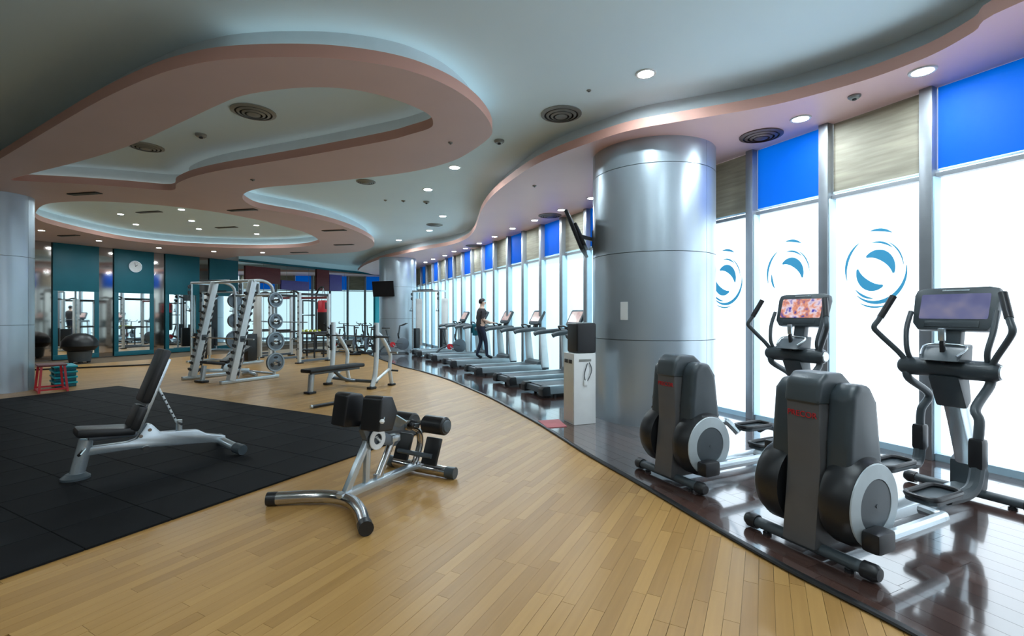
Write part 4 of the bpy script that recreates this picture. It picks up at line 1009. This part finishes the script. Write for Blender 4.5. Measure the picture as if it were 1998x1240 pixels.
# ------------------------------------------------------------------ power racks behind
def power_rack(loc, rz, label, w=1.25, d=1.1, h=2.3, bag_arm=False):
    e = tag(empty('power_rack', loc, rz), label, 'rack')
    for x in (0, d):
        for y in (0, w):
            u = B().bar((x, y, .03), (x, y, h), .085, .085, (1, 0, 0), .01).obj('upright', M['wframe'], e)
            B().box((x, y, .02), (.2, .16, .04), bev=.01).obj('foot_plate', M['black'], e)
            if x == 0:
                for k in range(9): B().box((x - .045, y, .45 + .18 * k), (.012, .03, .05)).obj('adjust_slot', M['black'], u)
    for y in (0, w):
        B().bar((0, y, .07), (d, y, .07), .07, .07, bev=.008).obj('base_tube', M['gunmetal'], e)
        B().bar((0, y, h - .05), (d, y, h - .05), .07, .07, bev=.008).obj('top_tube', M['black'], e)
        B().tube([(0.05, y, .92), (d - .05, y, .92)], .03, 10).obj('safety_bar', M['black'], e)
        B().tube([(0, y, h - .05), (-.15, y, h + .03), (-.32, y, h - .02)], .03, 10, 4).obj('pull_up_arm', M['black'], e)
        B().tube([(d, y, .6), (d, y + (-.25 if y == 0 else .25), .6)], .025, 10).obj('plate_peg', M['chrome'], e)
    B().tube([(-.32, -.15, h - .02), (-.32, w + .15, h - .02)], .022, 10).obj('pull_up_bar', M['black'], e)
    B().bar((d, 0, h - .12), (d, w, h - .12), .06, .08, bev=.008).obj('rear_header', M['maroon'], e)
    B().tube([(0, -.35, 1.25), (0, w + .35, 1.25)], .016, 10).obj('bar', M['gunmetal'], e)
    return e
c = at(584, 709, 0); power_rack((c.x, c.y, .0005), D1A + R(0), 'silver and black power rack with pull-up arms before the mirror wall', 1.35, 1.1, 2.15)
c = at(508, 698, 0); power_rack((c.x, c.y, .0005), D1A, 'grey power rack behind the plate storage of the smith machine', 1.0, 1.2, 2.2)

# punching bag on a black stand
pg = at(617, 688.5, 0)
st = tag(empty('bag_stand', (pg.x, pg.y, .0005), R(-10)), 'black tubular stand holding the red and black punching bag', 'stand')
B().tube([(-.35, .55, .03), (-.35, .55, 2.1), (-.30, .50, 2.28), (0.05, .15, 2.50), (.30, 0, 2.51)], .035, 10, 4).obj('gallows_post', M['black'], st)
B().tube([(-.85, .6, .035), (-.35, .55, .035), (.25, .75, .035)], .035, 10, 3).obj('base_bar', M['black'], st)
B().bar((-.35, .55, .04), (-.3, -.35, .04), .07, .06).obj('foot_bar', M['black'], st)
B().tube([(-.33, .40, 1.45), (-.33, -.35, 1.45), (-.33, -.35, .05)], .025, 10).obj('dip_frame', M['black'], st)
B().tube([(-.33, .5, 2.0), (-.33, -.3, 2.0), (-.33, -.36, 1.9), (-.33, -.36, 1.5)], .03, 10, 3).obj('dip_handle', M['dgrey'], st)
bp = st.location + Vector((.30 * math.cos(R(-10)), .30 * math.sin(R(-10)), 0))
bag = tag(empty('punching_bag', (bp.x, bp.y, 0.70)), 'black punching bag with red top hanging from its stand', 'punching bag')
B().lathe([(0, 0), (.17, .01), (.19, .06), (.19, .74), (0, .74)], n=24).obj('bag_body', M['pad'], bag)
B().lathe([(.0, .74), (.192, .74), (.192, 1.06), (.16, 1.12), (0, 1.13)], n=24).obj('red_top', M['red'], bag)
for k in range(4):
    a = R(45 + 90 * k); B().tube([(.14 * math.cos(a), .14 * math.sin(a), 1.11), (0, 0, 1.52)], .008, 6).obj('hanging_strap', M['silver'], bag)
    B().box((.19 * math.cos(a), .19 * math.sin(a), .95), (.02, .05, .22), Matrix.Rotation(a, 3, 'Z'), .004).obj('strap_patch', M['black'], bag)
bag.scale = (1.15, 1.15, 1.17)
# small accessory stand with lime weights
ac = at(606, 696, 0)
as_ = tag(empty('accessory_stand', (ac.x, ac.y, .0005), R(-25)), 'low black two-shelf stand between power rack and punching bag', 'stand')
for x in (-.4, .4):
    for y in (-.2, .2): B().bar((x, y, 0), (x, y, .82), .04, .04, (1, 0, 0)).obj('leg', M['black'], as_)
for z in (.25, .82): B().box((0, 0, z), (.9, .48, .04), bev=.01).obj('shelf', M['black'], as_)
for k in range(4):
    p = as_.location + Matrix.Rotation(R(-25), 3, 'Z') @ Vector((-.3 + .2 * k, 0, .84))
    d = tag(empty('hand_weight', p, R(-25)), 'small lime hand weight on top of the low black stand', 'weight', 'lime hand weights')
    B().tube([(0, -.12, .06), (0, .12, .06)], .018, 8).obj('handle', M['chrome'], d)
    for sg in (-1, 1): B().lathe([(0, 0), (.05, .005), (.058, .03), (.05, .075), (0, .08)], (0, sg * .06, .06), Vector((0, sg, 0)), 8).obj('weight_head', M['lime'], d)

# ------------------------------------------------------------------ cable machines
def cable_tower(loc, rz, label, w=1.15, h=2.4, shroud='white', d=.5):
    e = tag(empty('cable_machine', loc, rz), label, 'exercise machine')
    for y in (-w / 2, w / 2):
        for x in (0, d):
            B().tube([(x, y, .04), (x, y, h)], .035, 10).obj('post', M['silver'], e)
        B().bar((-.15, y, .04), (d + .15, y, .04), .09, .07, bev=.012).obj('foot_rail', M['silver'], e)
        B().bar((0, y, h), (d, y, h), .07, .07, bev=.01).obj('top_rail', M['silver'], e)
        B().box((d * .5, y, .50), (d * .55, .16, .8), bev=.01).obj('weight_stack', M['black'], e)
        B().box((d * .9, y, 1.15), (.012, .30, 1.9), bev=.003).obj('shroud_panel', M[shroud], e)
        for zz in (h - .12, h - .3):
            B().lathe([(0, -.02), (.06, -.02), (.05, 0), (.06, .02), (0, .02)], (-.05, y, zz), 'Y', 16).obj('pulley', M['black'], e)
        B().tube([(-.11, y, h - .12), (-.11, y, 1.75)], .005, 6).obj('cable', M['dgrey'], e)
        hd = B().tube([(-.11, y - .06, 1.6), (-.11, y, 1.75), (-.11, y + .06, 1.6)], .007, 6).obj('handle_strap', M['black'], e)
        B().tube([(-.11, y - .07, 1.6), (-.11, y + .07, 1.6)], .016, 8).obj('handle_grip', M['black'], hd)
    B().tube([(0, -w / 2, h), (0, w / 2, h)], .035, 10).obj('cross_bar', M['silver'], e)
    B().tube([(-.05, -w * .3, h + .05), (-.05, w * .3, h + .05)], .02, 10).obj('chin_bar', M['black'], e)
    B().bar((d, -w / 2, .04), (d, w / 2, .04), .08, .07).obj('rear_foot_bar', M['silver'], e)
    return e
cable_tower((-3.40, 18.75, PH), R(68), 'silver cable machine with pulleys near the far steel column', 1.2, 2.38)
c = at(352, 716, 0); cable_tower((c.x + .45, c.y + .9, .0005), D1A + R(10), 'silver cable machine with black stacks in front of teal panels', 2.0, 2.45, 'white', .6)
c = at(425, 686, 0); cable_tower((c.x, c.y, .0005), D1A + R(10), 'tall cable machine farther back behind the smith machine', 1.6, 2.35, 'dgrey', .6)

# ------------------------------------------------------------------ spin bikes
def spin_bike(loc, rz):
    e = empty('spin_bike', loc, rz)
    B().lathe([(.0, -.03), (.20, -.03), (.235, -.02), (.235, .02), (.20, .03), (0, .03)], (.42, 0, .38), 'Y', 28).obj('flywheel', M['gunmetal'], e)
    B().tube([(.42, 0, .38), (.15, 0, .42), (-.25, 0, .30), (-.45, 0, .08)], .035, 10, 4).obj('frame_tube', M['dgrey'], e)
    B().tube([(.40, .05, .38), (.28, .05, .62), (.26, 0, .78)], .03, 10, 3).obj('fork', M['black'], e)
    B().tube([(-.05, 0, .36), (-.18, 0, .92)], .028, 10).obj('seat_post', M['dgrey'], e)
    B().tube([(.27, 0, .70), (.32, 0, 1.05)], .028, 10).obj('handle_post', M['dgrey'], e)
    B().prism([(-.34, .95), (-.33, 1.0), (-.05, .99), (-.03, .955)], -.075, .075, bev=.02).obj('saddle', M['black'], e)
    B().tube([(.58, .17, 1.15), (.42, .2, 1.08), (.32, .12, 1.06), (.32, -.12, 1.06), (.42, -.2, 1.08), (.58, -.17, 1.15)], .016, 8, 4).obj('handlebar', M['black'], e)
    B().lathe([(0, -.02), (.10, -.02), (.10, .02), (0, .02)], (.05, -.06, .36), 'Y', 20).obj('chain_guard', M['red'], e)
    for sg, dx, dz in ((-1, .12, -.11), (1, -.12, .11)):
        B().bar((.05, sg * .09, .36), (.05 + dx, sg * .09, .36 + dz), .02, .03).obj('crank', M['silver'], e)
        B().box((.05 + dx, sg * .15, .36 + dz), (.10, .10, .03), bev=.006).obj('pedal', M['black'], e)
    for x in (-.48, .58): B().tube([(x, -.27, .035), (x, .27, .035)], .035, 10).obj('stabilizer', M['black'], e)
    B().bar((-.45, 0, .05), (.56, 0, .05), .06, .05).obj('base_beam', M['dgrey'], e)
    return e
sb0 = spin_bike((0, 0, 0), 0)
tag(sb0, 'dark spin bike parked near mirror wall behind the bench press', 'exercise bike', 'spin bikes by the mirror wall')
spots = [(658, 688, 255), (694, 690, 280), (722, 688, 268), (710, 677, 275), (672, 676, 285)]
for i, (x, y, a) in enumerate(spots):
    o = sb0 if i == 0 else copy_tree(sb0); p = at(x, y, 0); o.location = (p.x, p.y, .0005); o.rotation_euler = (0, 0, R(a))
for (x, y, z, a, lab) in [(-4.50, 17.72, 0.0005, 20, 'spin bike standing beside the cable machine by the far column'), (-2.2, 16.35, PH, 25.2, 'spin bike standing between the last two treadmills')]:
    o = copy_tree(sb0); o.location = (x, y, z); o.rotation_euler = (0, 0, R(a)); o['label'] = lab; del o['group']

# ------------------------------------------------------------------ televisions
def television(loc, rz, tilt, label, arm):
    e = tag(empty('television', loc, rz), label, 'television')
    T = Matrix.Rotation(tilt, 4, 'Y')
    for nm, c, s, m, bv in (('tv_body', (0, 0, 0), (.05, 1.02, .62), 'tvblack', .012), ('screen', (.027, 0, 0), (.003, .97, .56), 'tvblack', 0), ('tv_back', (-.045, 0, -.05), (.05, .6, .36), 'tvblack', .015)):
        b = B().box(c, s, bev=bv); bmesh.ops.transform(b.bm, matrix=T, verts=b.bm.verts); b.obj(nm, M[m], e)
    B().bar((-.06, 0, -.02), (-arm, 0, -.08), .06, .05).obj('wall_arm', M['black'], e)
    B().box((-arm, 0, -.08), (.04, .2, .26), bev=.006).obj('mount_plate', M['dgrey'], e)
# on the big column, facing the treadmills
ca = R(167); cpos = Vector((COL1[0] + math.cos(ca) * 1.10, COL1[1] + math.sin(ca) * 1.10, CAMH + (HY - 460) * 7.3 / FPX))
television(cpos, ca, R(22), 'black flat television tilted on a bracket from the big steel column', .25)
ca = R(-112); cpos = Vector((-4.78 + math.cos(ca) * .98, 19.94 + math.sin(ca) * .98, 2.50))
television(cpos, ca, R(8), 'black flat television mounted on the far steel column', .24)
# paper notice on the big column
na = R(180 + 12); rr = .864
na = math.atan2(-5.6, -0.8) - R(33)
nb = B(); n_ = 8; ring = []
for q in range(n_ + 1):
    a = na - .062 + .124 * q / n_; ring.append([nb.bm.verts.new((r_ * math.cos(a), r_ * math.sin(a), z)) for r_, z in ((rr, 1.42), (rr, 1.66), (rr - .003, 1.66), (rr - .003, 1.42))])
for q in range(n_):
    for w in range(4): nb.bm.faces.new((ring[q][w], ring[q][(w + 1) % 4], ring[q + 1][(w + 1) % 4], ring[q + 1][w]))
nb.bm.faces.new(ring[0]); nb.bm.faces.new(ring[-1][::-1])
tag(nb.obj('paper_notice', M['white'], None, 35, (COL1[0], COL1[1], 0)), 'small white paper notice stuck on the big steel column', 'notice')

# ------------------------------------------------------------------ water dispenser and its red mat
def dispenser():
    e = tag(empty('water_dispenser', (0.925, 6.52, PH), R(20)), 'white floor-standing water dispenser with black top beside the steel column', 'water dispenser')
    # local -y faces the viewer side, -x the left side
    B().box((0, 0, .475), (.33, .31, .95), bev=.012).obj('cabinet', M['white'], e)
    B().box((-.168, 0, .44), (.006, .28, .84), bev=.002).obj('side_panel', M['cream'], e)
    B().box((-.172, .06, .84), (.01, .09, .05), bev=.003).obj('tap', M['black'], e)
    B().box((-.172, -.06, .84), (.01, .09, .05), bev=.003).obj('tap', M['black'], e)
    B().box((0, -.158, .86), (.18, .008, .03), bev=.002).obj('vent_strip', M['vent'], e)
    B().tube([(.06, -.165, .83), (.09, -.172, .72), (.02, -.172, .58), (-.02, -.170, .66), (.03, -.168, .82)], .006, 6, 5).obj('hanging_cord', M['dgrey'], e)
    B().box((.0, -.168, .56), (.05, .02, .07), bev=.006).obj('cord_tag', M['white'], e)
    B().box((0.03, 0, 1.155), (.30, .30, .41), bev=.04, seg=3).obj('black_tank', M['black'], e)
    B().lathe([(.11, 0), (.13, .004), (.12, .03), (.1, .03)], (0.02, 0, .948), n=20).obj('tank_collar', M['dgrey'], e)
dispenser()
mm = B(); mm.prism([tuple(at(x, y, 0)[:2]) for x, y in ((1050, 824), (1090, 821), (1106, 835), (1068, 838))], PH + .0005, PH + .009, 'XY', .002)
tag(mm.obj('door_mat', M['redmat']), 'small faded red mat on the dark floor beside the water dispenser', 'mat')

# ------------------------------------------------------------------ red frame with turquoise steps by the left column
rp = at(100, 762, 0)
rf = tag(empty('plyo_box_frame', (rp.x, rp.y, .0005), R(-40)), 'red tubular jump box frame standing beside the left column', 'frame')
for (x, y) in ((-.30, -.2), (.30, -.2), (.30, .2), (-.30, .2)):
    B().bar((x, y, .0), (x * .8, y * .8, .50), .035, .035, (1, 0, 0)).obj('leg', M['red'], rf)
B().box((0, 0, .51), (.56, .40, .03), bev=.008).obj('top_plate', M['maroon'], rf)
for y in (-.2, .2): B().bar((-.30, y, .03), (.30, y, .03), .03, .03).obj('bottom_rail', M['red'], rf)
for x in (-.3, .3): B().bar((x, -.2, .06), (x, .2, .06), .03, .03).obj('side_rail', M['red'], rf)
for k in range(4):
    q = rp + Vector((-.42, .70, 0)); e = tag(empty('aerobic_step', (q.x, q.y, .001 + .11 * k), R(-40)), ['bottom', 'second lowest', 'third', 'topmost'][k] + ' turquoise aerobic step of the stack behind the red frame', 'step', 'stacked turquoise steps')
    B().box((0, 0, .085), (.72, .36, .04), bev=.015).obj('step_top', M['teal_light'], e)
    for x in (-.25, .25): B().box((x, 0, .033), (.16, .32, .066), bev=.012).obj('step_block', M['teal'], e)

# ------------------------------------------------------------------ black round seat before the first teal mirror
bs = tag(empty('balance_dome', (-13.25, 14.6, .0005)), 'black rounded cushion on a drum base before the first teal mirror', 'cushion')
B().lathe([(0, .36), (.34, .38), (.45, .52), (.44, .66), (.32, .82), (.14, .90), (0, .91)], n=28).obj('cushion', M['pad'], bs)
B().lathe([(0, .05), (.26, .05), (.30, .36), (0, .36)], n=24).obj('drum', M['dgrey'], bs)
for k in range(4):
    a = R(45 + 90 * k); B().lathe([(.05, 0), (.05, .05)], (.2 * math.cos(a), .2 * math.sin(a), 0), n=10).obj('foot', M['black'], bs)
